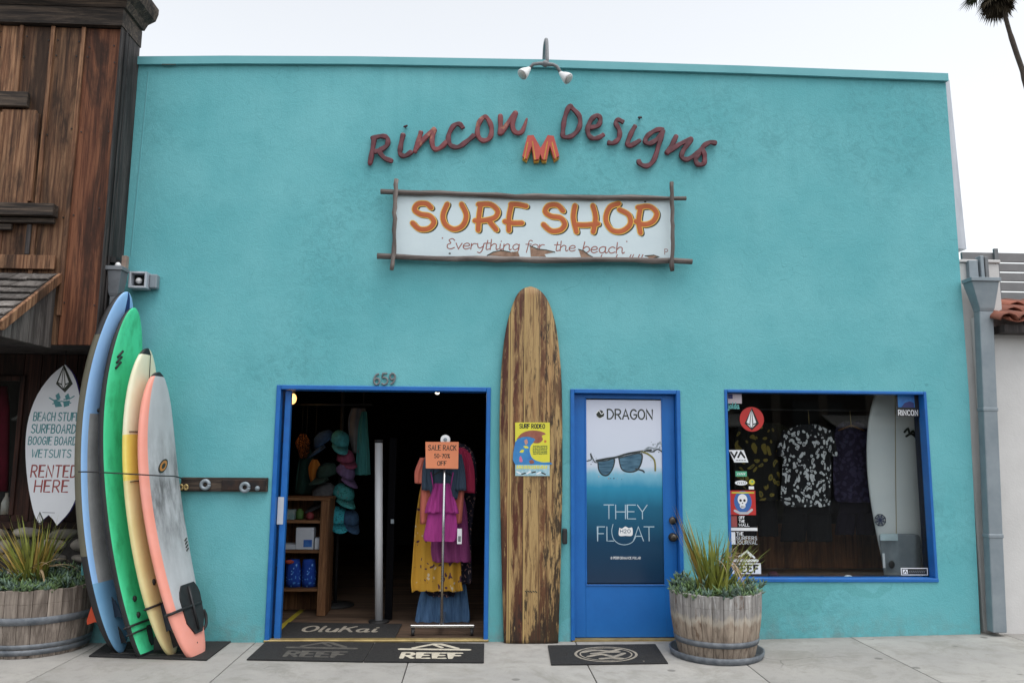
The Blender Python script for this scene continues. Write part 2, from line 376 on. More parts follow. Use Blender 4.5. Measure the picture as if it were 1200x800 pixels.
# ------------------------------------------------------------------ mesh builder
def root_of(o):
    while o.parent: o = o.parent
    return o
class MB:
    def __init__(s): s.v = []; s.f = []; s.mi = []; s.rn = []; s.sm = []; s.mats = []; s.rnd = 0.5
    def mix(s, m):
        if m not in s.mats: s.mats.append(m)
        return s.mats.index(m)
    def add(s, vs, fs, m, smooth=False):
        o = len(s.v); k = s.mix(m); s.v += [tuple(q) for q in vs]
        for f in fs:
            s.f.append([i+o for i in f]); s.mi.append(k); s.rn.append(s.rnd); s.sm.append(smooth)
        return s
    def box(s, x0, x1, y0, y1, z0, z1, m):
        vs = [(x, y, z) for z in (z0, z1) for y in (y0, y1) for x in (x0, x1)]
        return s.add(vs, [(0, 2, 3, 1), (4, 5, 7, 6), (0, 1, 5, 4), (2, 6, 7, 3), (0, 4, 6, 2), (1, 3, 7, 5)], m)
    def obox(s, O, U, V, N, m):                      # box from a corner and three edge vectors
        O, U, V, N = map(Vector, (O, U, V, N))
        vs = [O+U*a+V*b+N*c for c in (0, 1) for b in (0, 1) for a in (0, 1)]
        return s.add(vs, [(0, 2, 3, 1), (4, 5, 7, 6), (0, 1, 5, 4), (2, 6, 7, 3), (0, 4, 6, 2), (1, 3, 7, 5)], m)
    def loft(s, rings, m, caps=True, smooth=True, closed=True):
        n = len(rings[0]); vs = [p for r in rings for p in r]; fs = []
        for i in range(len(rings)-1):
            for j in range(n if closed else n-1):
                k = (j+1) % n
                fs.append((i*n+j, i*n+k, (i+1)*n+k, (i+1)*n+j))
        if caps: fs += [tuple(range(n-1, -1, -1)), tuple(range((len(rings)-1)*n, len(rings)*n))]
        return s.add(vs, fs, m, smooth)
    def tube(s, pts, r, m, seg=8, smooth=True, squash=None, flat=None):
        pts = [Vector(p) for p in pts]; n = len(pts); rings = []
        rr = r if isinstance(r, (list, tuple)) else [r]*n
        t0 = (pts[1]-pts[0]).normalized()
        a = t0.orthogonal().normalized()
        for i, p in enumerate(pts):
            t = (pts[min(n-1, i+1)]-pts[max(0, i-1)]).normalized()
            a = (a - t*a.dot(t)).normalized(); b = t.cross(a)
            ring = []
            for k in range(seg):
                q = a*math.cos(2*math.pi*k/seg)+b*math.sin(2*math.pi*k/seg)
                if squash: q = q - squash[0]*(q.dot(squash[0])*(1-squash[1]))
                if flat: dq = q.dot(flat); q = q-flat*(dq-max(-.62, min(.62, dq)))
                ring.append(p+q*rr[i])
            rings.append(ring)
        return s.loft(rings, m, True, smooth)
    def ribbon(s, pts, w, S, h, m, dome=.0006, cap=True):
        p = [Vector((q[0], q[1])) for q in pts]
        q = [p[0]]
        for a in p[1:]:
            if (a-q[-1]).length > 1e-5: q.append(a)
        p = q
        if len(p) < 2: return s
        hw = w/2
        if cap:
            d0 = (p[0]-p[1]).normalized(); d1 = (p[-1]-p[-2]).normalized()
            ext = [(p[0]+d0*hw*.95, .35), (p[0]+d0*hw*.55, .8)]
            ext2 = [(p[-1]+d1*hw*.55, .8), (p[-1]+d1*hw*.95, .35)]
            P2 = [e for e in ext]+[(a, 1) for a in p]+[e for e in ext2]
        else: P2 = [(a, 1) for a in p]
        vs = []; n = len(P2)
        for i, (a, k) in enumerate(P2):
            t = (P2[min(n-1, i+1)][0]-P2[max(0, i-1)][0])
            t = t.normalized() if t.length > 1e-9 else Vector((1, 0))
            nn = Vector((-t.y, t.x)); sc = 1.0
            if 0 < i < n-1:
                ta = (a-P2[i-1][0]).normalized(); c = max(.5, ta.dot(t)); sc = 1/c
            vs += [S(*(a+nn*hw*k*sc), h), S(*a, h+dome), S(*(a-nn*hw*k*sc), h)]
        fs = []
        for i in range(n-1):
            b = i*3; fs += [(b, b+1, b+4, b+3), (b+1, b+2, b+5, b+4)]
        return s.add(vs, fs, m, False)
    def prism(s, out, S, h0, h1, m, msides=None):
        n = len(out)
        s.add([S(a, b, h1) for a, b in out], [tuple(range(n))], m)
        vs = [S(a, b, h0) for a, b in out]+[S(a, b, h1) for a, b in out]
        s.add(vs, [(i, (i+1) % n, n+(i+1) % n, n+i) for i in range(n)], msides or m)
        return s.add([S(a, b, h0) for a, b in out], [tuple(range(n-1, -1, -1))], msides or m)
    def disc(s, cx, cy, r, S, h0, h1, m, n=24, ry=None):
        return s.prism([(cx+r*math.cos(2*math.pi*k/n), cy+(ry or r)*math.sin(2*math.pi*k/n)) for k in range(n)], S, h0, h1, m)
    def rect(s, x0, x1, y0, y1, S, h0, h1, m): return s.prism([(x0, y0), (x1, y0), (x1, y1), (x0, y1)], S, h0, h1, m)
    def lathe(s, prof, c, m, seg=32, caps=True, smooth=True):
        rings = [[(c[0]+r*math.cos(2*math.pi*k/seg), c[1]+r*math.sin(2*math.pi*k/seg), c[2]+z) for k in range(seg)] for r, z in prof]
        return s.loft(rings, m, caps, smooth)
    def ball(s, c, r, m, seg=14, rings=9, sq=(1, 1, 1)):
        R = []
        for i in range(rings+1):
            th = math.pi*(i/rings); th = min(max(th, .02), math.pi-.02)
            R.append([(c[0]+r*sq[0]*math.sin(th)*math.cos(2*math.pi*k/seg), c[1]+r*sq[1]*math.sin(th)*math.sin(2*math.pi*k/seg), c[2]-r*sq[2]*math.cos(th)) for k in range(seg)])
        return s.loft(R, m)
    def text(s, txt, S, x, y, h, m, w=None, stroke=.12, slant=0, gap=.28, lift=.001, space=.7, bend=None, dome=.0006):
        # stroke lettering; (x, y) is the left end of the base line, h the cap height, w the whole width
        k = h/6.0; pen = 0; runs = []
        for ch in txt:
            if ch == ' ': pen += space*6*.6; continue
            strokes, wd = glyph(ch)
            for st in strokes: runs.append([(pen+a, b) for a, b in st])
            pen += wd+gap*6
        tot = (pen-gap*6); kx = (w/tot) if w else k
        for i, st in enumerate(runs):
            pp = [(x+a*kx+slant*b*k, y+b*k) for a, b in st]
            if bend: pp = [(a, b+bend(a)) for a, b in pp]
            s.ribbon(pp, stroke*h, S, lift+i*.00003, m, dome)
        return s
    def build(s, name, parent=None, bev=0, base=None, seg=1):
        me = bpy.data.meshes.new(name)
        if parent: off = root_of(parent).location.copy()
        else:
            if base is None:
                xs, ys, zs = zip(*s.v); base = ((min(xs)+max(xs))/2, (min(ys)+max(ys))/2, min(zs))
            off = Vector(base)
        me.from_pydata([(a-off.x, b-off.y, c-off.z) for a, b, c in s.v], [], s.f)
        for m in s.mats: me.materials.append(m)
        me.polygons.foreach_set('material_index', s.mi); me.polygons.foreach_set('use_smooth', s.sm)
        at = me.attributes.new('rnd', 'FLOAT', 'FACE'); at.data.foreach_set('value', s.rn)
        me.update()
        o = bpy.data.objects.new(name, me); col.objects.link(o)
        if parent: o.parent = parent
        else: o.location = off
        if bev:
            b = o.modifiers.new('bevel', 'BEVEL'); b.width = bev; b.segments = seg; b.limit_method = 'ANGLE'; b.angle_limit = rad(40)
        return o
def thing(name, label, cat, loc, group=None):
    o = bpy.data.objects.new(name, None); col.objects.link(o); o.location = loc; o.empty_display_size = .1
    return tag(o, label, cat, group)
def tag(o, label, cat, group=None, kind=None):
    if label: o['label'] = label
    if cat: o['category'] = cat
    if group: o['group'] = group
    if kind: o['kind'] = kind
    return o
def struct(o): o['kind'] = 'structure'; return o

# ------------------------------------------------------------------ stroke alphabet
GL = {
'A': ("0,0 2,6 4,0|.8,2 3.2,2", 4), 'B': ("0,0 0,6|~0,6 2.5,5.9 3.3,4.6 2.5,3.3 0,3.1|~0,3.1 2.8,3 3.7,1.6 2.8,.1 0,0", 3.7),
'C': ("~3.8,5 2.4,6 .8,5.2 0,3 .8,.8 2.4,0 3.8,1", 3.8), 'D': ("0,0 0,6|~0,6 2.4,5.7 4,3 2.4,.3 0,0", 4),
'E': ("3.4,6 0,6 0,0 3.4,0|0,3.1 2.8,3.1", 3.4), 'F': ("3.4,6 0,6 0,0|0,3.1 2.8,3.1", 3.4),
'G': ("~3.8,5 2.4,6 .8,5.2 0,3 .8,.8 2.4,0 3.9,1.2 4,2.8|4,2.8 2.4,2.8", 4), 'H': ("0,0 0,6|4,0 4,6|0,3 4,3", 4),
'I': ("0,0 0,6", 0.3), 'J': ("~2.4,6 2.4,1.5 1.4,0 .2,.8", 2.4), 'K': ("0,0 0,6|3.6,6 0,2.6|1.3,3.7 3.8,0", 3.8),
'L': ("0,6 0,0 3.2,0", 3.2), 'M': ("0,0 .4,6 2.4,1.5 4.4,6 4.8,0", 4.8), 'N': ("0,0 0,6 4,0 4,6", 4),
'O': ("~2.1,6 .6,5.1 0,3 .6,.9 2.1,0 3.6,.9 4.2,3 3.6,5.1 2.1,6", 4.2), 'P': ("0,0 0,6|~0,6 2.6,5.9 3.5,4.5 2.6,3 0,2.8", 3.5),
'R': ("0,0 0,6|~0,6 2.6,5.9 3.5,4.5 2.6,3 0,2.8|1.6,2.8 3.7,0", 3.7), 'S': ("~3.6,5.2 2.2,6 .5,5.4 .4,3.9 1.8,3.1 3.3,2.3 3.5,.9 2,0 0,.8", 3.6),
'T': ("0,6 4,6|2,6 2,0", 4), 'U': ("~0,6 0,2 .6,.5 2,0 3.4,.5 4,2 4,6", 4), 'V': ("0,6 2,0 4,6", 4), 'W': ("0,6 1.2,0 2.6,4.5 4,0 5.2,6", 5.2),
'Y': ("0,6 2,3 4,6|2,3 2,0", 4), 'Z': ("0,6 3.6,6 0,0 3.6,0", 3.6), 'X': ("0,6 3.8,0|3.8,6 0,0", 3.8),
'0': ("~1.7,6 .4,5 0,3 .4,1 1.7,0 3,1 3.4,3 3,5 1.7,6", 3.4), '2': ("~.1,4.8 1.4,6 3,5 2.6,3.2 0,0|0,0 3.3,0", 3.3),
'5': ("3,6 .5,6 .3,3.5|~.3,3.5 1.6,3.8 3.2,2.8 3,.9 1.5,0 0,.7", 3.2), '6': ("~2.8,5.8 1.2,5 .2,3 .3,1 1.6,0 3.1,1 2.9,2.8 1.5,3.3 .4,2.2", 3.1),
'7': ("0,6 3.2,6 1.2,0", 3.2), '9': ("~.5,.2 2,1 3,3 2.9,5 1.6,6 .2,5 .4,3.3 1.6,2.7 2.8,3.6", 3.1),
'-': ("0,3 2,3", 2), '%': ("~.8,6 .1,5.2 .8,4.3 1.5,5.2 .8,6|3.6,6 .4,0|~3.2,1.7 2.5,.9 3.2,0 3.9,.9 3.2,1.7", 4), "'": ("0,6 0,4.8", .3), '@': ("~2,6 .4,5 0,3 .4,1 2,0 3.6,1 4,3 3.6,5 2,6|1.4,3 2.6,3", 4),
'a': ("~2.9,3 1.6,3.5 .3,2.5 .3,.9 1.4,0 2.6,.8 2.9,3|~2.9,3.4 2.9,1 3.3,0 4,.5", 3.7), 'b': ("~.5,6 .2,3 .2,.9 1.5,0 2.9,1 2.7,2.8 1.4,3.4 .3,2.2", 3), 'c': ("~2.8,2.9 1.6,3.5 .3,2.5 .2,1 1.4,0 3,.7", 3),
'd': ("~2.8,3 1.5,3.5 .3,2.4 .3,.9 1.4,0 2.8,1|2.9,6 2.9,0", 3), 'e': ("~.2,1.7 2.6,2 2.5,3.2 1.4,3.5 .3,2.5 .2,1 1.4,0 3,.7", 3), 'f': ("~2.7,5.5 1.8,6 1.1,5 .9,2 .5,-1.8|-.2,3.4 2.4,3.5", 2.2),
'g': ("~2.8,3 1.5,3.5 .3,2.4 .4,.9 1.4,.2 2.7,1.4 2.9,3.4|~2.9,3.4 2.8,0 2,-1.9 .8,-1.9 .2,-1.2", 3), 'h': ("0,6 0,0|~0,1.8 1.2,3.4 2.4,3 2.5,1 2.9,0 3.6,.6", 3.4), 'i': ("~.2,3.4 .2,.8 .7,0 1.3,.6|.4,4.8 .45,5.1", 1.2),
'j': ("~.9,3.4 .9,-1 .2,-1.8 -.6,-1.2|1,4.8 1,5.1", 1.1), 'l': ("~.2,6 .2,.8 .8,0", .8), 'n': ("0,3.4 0,0|~0,1.8 1.2,3.4 2.4,3 2.5,1 2.9,0 3.5,.5", 3.3), 'o': ("~1.5,3.5 .3,2.8 0,1.7 .4,.5 1.5,0 2.6,.5 3,1.7 2.7,2.8 1.5,3.5", 3),
'r': ("0,3.4 0,0|~0,1.8 1,3.3 2.2,3.2", 2.1), 't': ("~.9,5.4 .6,1 1.1,0 2.2,.5|-.4,3.6 2,3.8", 1.9), 'u': ("~0,3.4 .1,1 1,0 2.3,.6 2.8,3.4|2.8,3.4 2.9,0", 2.9), 'v': ("0,3.4 1.3,0 2.6,3.4", 2.6),
'y': ("~0,3.4 .4,1.4 1.5,.9 2.6,2|~2.8,3.4 2.5,0 1.6,-1.9 .4,-1.6", 2.8), 'k': ("0,6 0,0|2.6,3.5 0,1.4|.9,2.1 2.8,0", 2.8), 's': ("~2.5,2.9 1.4,3.5 .4,2.7 1.4,1.8 2.5,.9 1.4,0 .1,.6", 2.5),
}
GL['E~'] = ("~3.2,5 2,6 .7,5 1.6,3.4 .3,2.4 .5,.6 2,0 3.5,.8", 3.4)
def glyph(ch):
    sp, wd = GL[ch]; out = []
    for st in sp.split('|'):
        sm = st[0] == '~'; st = st.lstrip('~')
        pts = [tuple(map(float, q.split(','))) for q in st.split()]
        if sm:
            closed = pts[0] == pts[-1]
            pts = [(q.x, q.y) for q in smooth_pts([(a, b) for a, b in pts], 5, closed)]
        out.append(pts)
    return out, wd
def pxs(pts, Y, smooth=4):                            # photo stroke -> (x, z) polyline on the plane y = Y
    q = [W(a, b, Y) for a, b in pts]
    return [tuple(v) for v in smooth_pts(q, smooth)] if smooth else q

# ================================================================== SETTING
def ground_z(x): return max(0.0, (x-1.9)*.0205) if x < 4.7 else .0574
mb = MB(); mb.add([(-300, -300, -.13), (300, -300, -.13), (300, 300, -.13), (-300, 300, -.13)], [(0, 1, 2, 3)], ASPH)
struct(mb.build('ground', base=(0, 0, -.13)))
mb = MB()
xs = [-12.6, -11.25, -9.9, -8.55, -7.2, -5.85, -4.52, W(120, 756)[0], -1.86, -.50, .90, 2.15, 3.36, 4.75, 6.1, 7.4, 8.7, 10]
ys = [.25, -1.36, -2.72, -3.4]
for i in range(len(xs)-1):
    for j in range(3):
        mb.rnd = random.random(); g = .004
        x0, x1, y1, y0 = xs[i]+g, xs[i+1]-g, ys[j]-g, ys[j+1]+g
        vs = [(x, y, z+(ground_z(x) if z > -.1 else 0)) for z in (-.125, 0) for y in (y0, y1) for x in (x0, x1)]
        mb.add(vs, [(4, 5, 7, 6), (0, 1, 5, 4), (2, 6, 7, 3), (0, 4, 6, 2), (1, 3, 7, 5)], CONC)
mb.rnd = .1
mb.box(-12.6, 10, -3.39, .25, -.128, -.012, MORTAR)
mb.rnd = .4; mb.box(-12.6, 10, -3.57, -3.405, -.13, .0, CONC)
struct(mb.build('sidewalk', bev=.003, base=(0, 0, -.13)))

# ================================================================== SURF SHOP BUILDING
shop = thing('shop_building', 'long turquoise stucco shop building with blue doorways and blue display window', 'building', (0, 0, 0))
WT = .22
DL, DR, DT = W(318, 600)[0], W(573, 600)[0], W(450, 453)[1]
EL, ER, ET = W(669, 600)[0], W(799, 600)[0], W(735, 457)[1]
WL, WR, WTP, WB = W(852, 560)[0], W(1091, 560)[0], W(970, 458)[1], W(975, 681)[1]
ZT = [(-3.37, 5.25), (-1.8, 5.315), (.6, 5.35), (2.5, 5.35), (4.6, 5.335)]
XR = [(0, 4.545), (2.2, 4.60), (3.5, 4.60), (5.4, 4.59)]
xc = sorted([-3.37, -2.6, DL, DR, EL, ER, WL, WR, 3.2, 4.59]); zc = [-.1, .0, WB, ET, DT, WTP, 3.0, 4.2, 5.3]
zc = sorted(set(zc))
def solid(i, j):
    if i < 0 or j < 0 or i >= len(xc)-1 or j >= len(zc)-1: return False
    x = (xc[i]+xc[i+1])/2; z = (zc[j]+zc[j+1])/2
    if DL < x < DR and z < DT: return False
    if EL < x < ER and z < ET: return False
    if WL < x < WR and WB < z < WTP: return False
    return True
def vx(i, j, y):
    x, z = xc[i], zc[j]
    if j == len(zc)-1: z = interp(ZT, x)
    if i == len(xc)-1: x = interp(XR, z)
    return (x, y, z)
mb = MB()
for i in range(len(xc)-1):
    for j in range(len(zc)-1):
        if not solid(i, j): continue
        mb.add([vx(i, j, 0), vx(i+1, j, 0), vx(i+1, j+1, 0), vx(i, j+1, 0)], [(0, 1, 2, 3)], TEAL)
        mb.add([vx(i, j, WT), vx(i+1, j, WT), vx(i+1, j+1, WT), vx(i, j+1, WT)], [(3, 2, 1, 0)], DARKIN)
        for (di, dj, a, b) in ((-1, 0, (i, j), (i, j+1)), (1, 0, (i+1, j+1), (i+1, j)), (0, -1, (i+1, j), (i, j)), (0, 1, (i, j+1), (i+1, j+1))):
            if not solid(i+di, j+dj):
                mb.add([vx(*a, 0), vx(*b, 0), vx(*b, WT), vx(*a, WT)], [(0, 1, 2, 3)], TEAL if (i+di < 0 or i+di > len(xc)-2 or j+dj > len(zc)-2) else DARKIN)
mb.build('facade_wall', shop)
mb = MB(); a, b = W(173, 84, -.002), W(152, 300, -.002); mb.add([(a[0], -.002, a[1]), (a[0]+.012, -.004, a[1]), (a[0]+.014, .001, a[1]), (b[0]+.014, .001, b[1]), (b[0]+.012, -.004, b[1]), (b[0], -.002, b[1])], [(0, 5, 4, 1), (1, 4, 3, 2)], TEALCAP); mb.build('seam_strip', shop)
# parapet cap: thin painted metal along the top
mb = MB()
cx_ = [-3.37, -2.4, -1.2, 0, .6, 1.6, 2.6, 3.6, 4.60]
for a, b in zip(cx_, cx_[1:]):
    za, zb = interp(ZT, a), interp(ZT, b)
    for (y0, y1, d0, d1) in ((-.035, WT+.03, .001, .022), (-.035, -.003, -.055, .001)):
        vs = [(a, y0, za+d0), (b, y0, zb+d0), (b, y1, zb+d0), (a, y1, za+d0), (a, y0, za+d1), (b, y0, zb+d1), (b, y1, zb+d1), (a, y1, za+d1)]
        mb.add(vs, [(0, 1, 5, 4), (4, 5, 6, 7), (3, 2, 1, 0), (1, 2, 6, 5), (3, 7, 6, 2), (0, 4, 7, 3)], TEALCAP)
mb.add([(-2.99, -.036, 5.20), (-2.86, -.036, 5.205), (-2.86, -.036, 5.213), (-2.985, -.036, 5.212), ], [(0, 1, 2, 3)], INKDK)
mb.build('parapet_cap', shop)
# pale sheet-metal flashing folded round the right-hand corner
mb = MB()
zs_ = [3.60, 4.0, 4.5, 5.0, 5.32]
rows = []
for z in zs_:
    w = lerp(.095, .055, (z-3.6)/1.72); x = interp(XR, z)+.004
    rows.append([(x, .01, z), (x+w, .03, z), (x+w, .30, z), (x, .30, z)])
mb.loft(rows, GALVL, smooth=False); mb.build('corner_flashing', shop)
# roof and shell of the shop
mb = MB()
mb.box(-3.2, 4.59, WT+.005, 9, 4.6, 4.72, GREYP); mb.build('roof', shop)
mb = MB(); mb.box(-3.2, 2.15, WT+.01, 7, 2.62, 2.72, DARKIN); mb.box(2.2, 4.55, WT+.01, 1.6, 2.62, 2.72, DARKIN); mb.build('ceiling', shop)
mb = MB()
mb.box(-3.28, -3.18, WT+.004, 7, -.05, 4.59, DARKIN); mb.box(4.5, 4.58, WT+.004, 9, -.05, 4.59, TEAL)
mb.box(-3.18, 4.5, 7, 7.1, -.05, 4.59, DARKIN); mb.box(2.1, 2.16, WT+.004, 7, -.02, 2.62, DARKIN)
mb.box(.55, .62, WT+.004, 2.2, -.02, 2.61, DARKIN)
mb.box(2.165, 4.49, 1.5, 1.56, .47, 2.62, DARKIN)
mb.build('interior_walls', shop)
mb = MB(); mb.rnd = .3
for k in range(26):
    mb.rnd = random.random(); mb.box(-3.17, 2.09, .08+k*.265, .08+k*.265+.262, -.06, .006, FLOORW)
mb.build('floor', shop)
# doorway: blue casing, lining, brass threshold
def casing(l, r, top, zb, w, proud, dep, m, sill=None):
    mb = MB()
    mb.box(l-.004, l+w, -proud, dep, zb, top+.004, m); mb.box(r-w, r+.004, -proud, dep, zb, top+.004, m)
    mb.box(l+w+.001, r-w-.001, -proud, dep, top-w, top+.004, m)
    if sill: mb.box(l-.006, r+.006, -proud-.004, dep, sill-.004, sill+.029, m)
    return mb
casing(DL, DR, DT, .012, .034, .016, .20, BLUE2).build('doorway_frame', shop, bev=.004)
mb = MB(); mb.box(DL+.060, DL+.112, .05, .11, .012, DT-.04, BLUE2)
mb.box(DL+.046, DL+.059, .075, .10, .5, .62, BLACK); mb.box(DL+.046, DL+.059, .075, .10, 1.7, 1.82, BLACK)
mb.build('folded_door_edge', shop, bev=.004)
mb = MB(); mb.box(DL-.01, DR+.01, -.02, .06, .003, .022, BRASS); mb.build('threshold', shop, bev=.005)
# blue entry door
casing(EL, ER, ET, .012, .032, .018, .13, BLUE2).build('door_frame', shop, bev=.004)
YD = .06
dl, dr, dt = EL+.035, ER-.035, ET-.035
PL, PT = W(687, 468, YD); PR, PB = W(778.5, 683, YD)
mb = MB()
mb.box(dl, PL-.012, YD, YD+.045, .02, dt, BLUE); mb.box(PR+.012, dr, YD, YD+.045, .02, dt, BLUE)
mb.box(PL-.0115, PR+.0115, YD, YD+.045, PT+.012, dt, BLUE); mb.box(PL-.0115, PR+.0115, YD, YD+.045, .02, PB-.012, BLUE)
mb.box(PL-.012, PR+.012, YD-.006, YD-.001, PB-.024, PB-.010, BLUE2)
mb.box(PL-.014, PL-.001, YD-.005, YD+.02, PB-.01, PT+.012, BLUE2); mb.box(PR+.001, PR+.014, YD-.005, YD+.02, PB-.01, PT+.012, BLUE2)
door = mb.build('entry_door', shop, bev=.002)
mb = MB(); mb.box(EL+.01, ER-.01, -.012, .058, .003, .016, BRASS); mb.build('door_threshold', shop)
SEA = print_gradient()
pm = MB(); S = wallS(YD+.01)
pm.rect(PL, PR, PB, PT, S, -.004, .004, SEA)
def pt(px, py): return W(px, py, YD)
def pline(pts, w, m, h=.0045, sm=4): pm.ribbon(pxs(pts, YD, sm), w, S, h, m)
# maker's badge and name
x, z = pt(703.5, 485); pm.disc(x, z, .036, S, .004, .005, INKDK, 22)
pline([(699, 484), (702, 481), (705, 485), (708, 482)], .008, WHITEP, .0055); pline([(700, 488), (703, 490), (707, 488)], .005, WHITEP, .0056)
x0, z0 = pt(712, 490.5); x1, z1 = pt(764.5, 480); pm.text('DRAGON', S, x0, z0, z1-z0, INKDK, w=x1-x0, stroke=.15, lift=.0045, gap=.2)
# the sunglasses in the splash
LENS = mat('printed_lens', (.03, .08, .13), (.10, .20, .28), rough=.3, scale=16, stretch=(.5, 1, 3))
FRM = mat('printed_frame', (.02, .03, .035), (.06, .07, .07), rough=.3)
def ppoly(pts, m, h): pm.prism(pxs(pts+[pts[0]], YD, 4)[:-1], S, .004, h, m)
ppoly([(700, 540), (712, 538.5), (720.5, 536.5), (719.5, 547), (713, 557), (705.5, 556.5), (701, 550)], FRM, .0048)
ppoly([(701.5, 541), (712, 539.8), (719, 538), (718.2, 546.5), (712.5, 555.3), (706, 555), (702.2, 549)], LENS, .0054)
ppoly([(724.5, 536), (738, 532.5), (752, 530.5), (753, 540), (747.5, 551), (737, 553.5), (728, 549.5)], FRM, .0048)
ppoly([(726, 537), (738, 533.8), (750.5, 532), (751.2, 540), (746.3, 549.6), (737, 552), (729, 548.5)], LENS, .0054)
pline([(699, 539.5), (712, 537), (722, 535.5), (735, 531.5), (752, 528.5), (763, 527)], .018, FRM, .0056)
pline([(752, 529), (760, 532), (767, 539), (768, 551)], .016, mat('printed_gold', (.30, .26, .05), (.12, .12, .05), rough=.4), .006)
DROP = mat('printed_splash', (.20, .24, .27), (.38, .43, .48), rough=.3, scale=30)
rs = random.Random(3)
for k in range(46):
    a = rs.random()
    if k < 26: px, py = 757+a*20+rs.gauss(0, 2), 528-a*8+rs.gauss(0, 4)
    elif k < 34: px, py = 690+rs.random()*9, 534+rs.random()*10
    else: px, py = 700+rs.random()*70, 553+rs.random()*9
    x, z = pt(min(px, 777), py); pm.disc(x, z, .003+.007*rs.random()**2, S, .004, .0046+k*.00003, DROP if k % 3 else FRM, 8)
pline([(688, 540), (693, 538), (692, 531), (697, 541), (701, 541)], .009, FRM, .0052); pline([(752, 530), (760, 524), (768, 525), (772, 519), (778, 522)], .013, DROP, .0058)
pline([(758, 528), (765, 529), (771, 526), (777, 530)], .011, FRM, .0062); pline([(745, 549), (753, 551), (755, 553)], .013, FRM, .006)
# THEY FLOAT and the small print
PALE = mat('printed_pale_line', (.42, .55, .64), (.36, .50, .58), rough=.4)
x0, z0 = pt(708, 607.5); x1, z1 = pt(758.5, 591.5); pm.text('THEY', S, x0, z0, z1-z0, PALE, w=x1-x0, stroke=.065, lift=.0045, gap=.13)
x0, z0 = pt(700.5, 633.5); x1, z1 = pt(718, 617); pm.text('FL', S, x0, z0, z1-z0, PALE, w=.145, stroke=.065, lift=.0045, gap=.17)
x0, z0 = pt(742.5, 633.5); x1, z1 = pt(766.5, 617); pm.text('AT', S, x0, z0, z1-z0, PALE, w=x1-x0, stroke=.065, lift=.0045, gap=.04)
pline([(718.5, 614), (717, 622), (719, 631), (725, 636.5), (733, 638), (741, 635), (745, 629)], .006, PALE, .005)
ppoly([(726, 618), (729, 619), (733, 616.5), (737, 618.5), (741, 618), (741, 627), (733, 627.5), (725.5, 627)], WHITEP, .0048)
x0, z0 = pt(727, 624); pm.text('H2O', S, x0, z0, .030, SEA, w=.092, stroke=.16, lift=.0055)
x0, z0 = pt(716, 654.8); pm.text('@ PERFORMANCE POLAR', S, x0, z0, .020, WHITEP, w=.268, stroke=.17, lift=.0045)
poster = pm.build('poster', door)
KNOB = mat('bronze_knob', (.11, .095, .08), (.07, .06, .05), rough=.35, metal=.8)
def knob(px, py, r, long):
    mb = MB(); x, z = W(px, py, YD)
    prof = [(r*1.1, 0), (r*1.15, .008), (r*.55, .014), (r*.5, long*.5), (r*.95, long*.62), (r*1.0, long*.85), (r*.6, long)]
    mb.loft([[(x+a*math.cos(2*math.pi*k/20), YD-d, z+a*math.sin(2*math.pi*k/20)) for k in range(20)] for a, d in prof], KNOB); return mb
knob(788, 609.5, .030, .03).build('deadbolt', door); knob(788, 629, .034, .065).build('door_knob', door)
# display window
mb = casing(WL, WR, WTP, WB+.030, .022, .010, .10, BLUE2, sill=WB)
mb.build('window_frame', shop, bev=.004)
YG = .085
mb = MB(); mb.box(WL+.023, WR-.023, YG, YG+.006, WB+.030, WTP-.023, GLASS); mb.build('window_pane', shop)
mb = MB()
for k in range(9):
    mb.rnd = random.random(); a = 2.17+k*.258; mb.box(a, a+.255, 1.05, 1.07, .47, .92, PANELW)
mb.build('display_back_panel', shop)
mb = MB(); mb.rnd = .3; mb.box(2.165, 4.49, WT+.005, 1.049, .42, .465, SKIN_SHELF); mb.build('display_deck', shop)

# house number
mb = MB()
for i, (ch, px) in enumerate((('6', 438), ('5', 447.3), ('9', 456.5))):
    x0, z0 = W(px, 450.5, 0); x1, z1 = W(px+8, 437.5, 0)
    for st in glyph(ch)[0]:
        k = (z1-z0)/6
        mb.tube([(x0+a*k*.95, -.012, z0+b*k) for a, b in st], .0085, GREYP, 6)
tag(mb.build('house_number'), 'grey house number 659 fixed on the wall above the open doorway', 'house number')

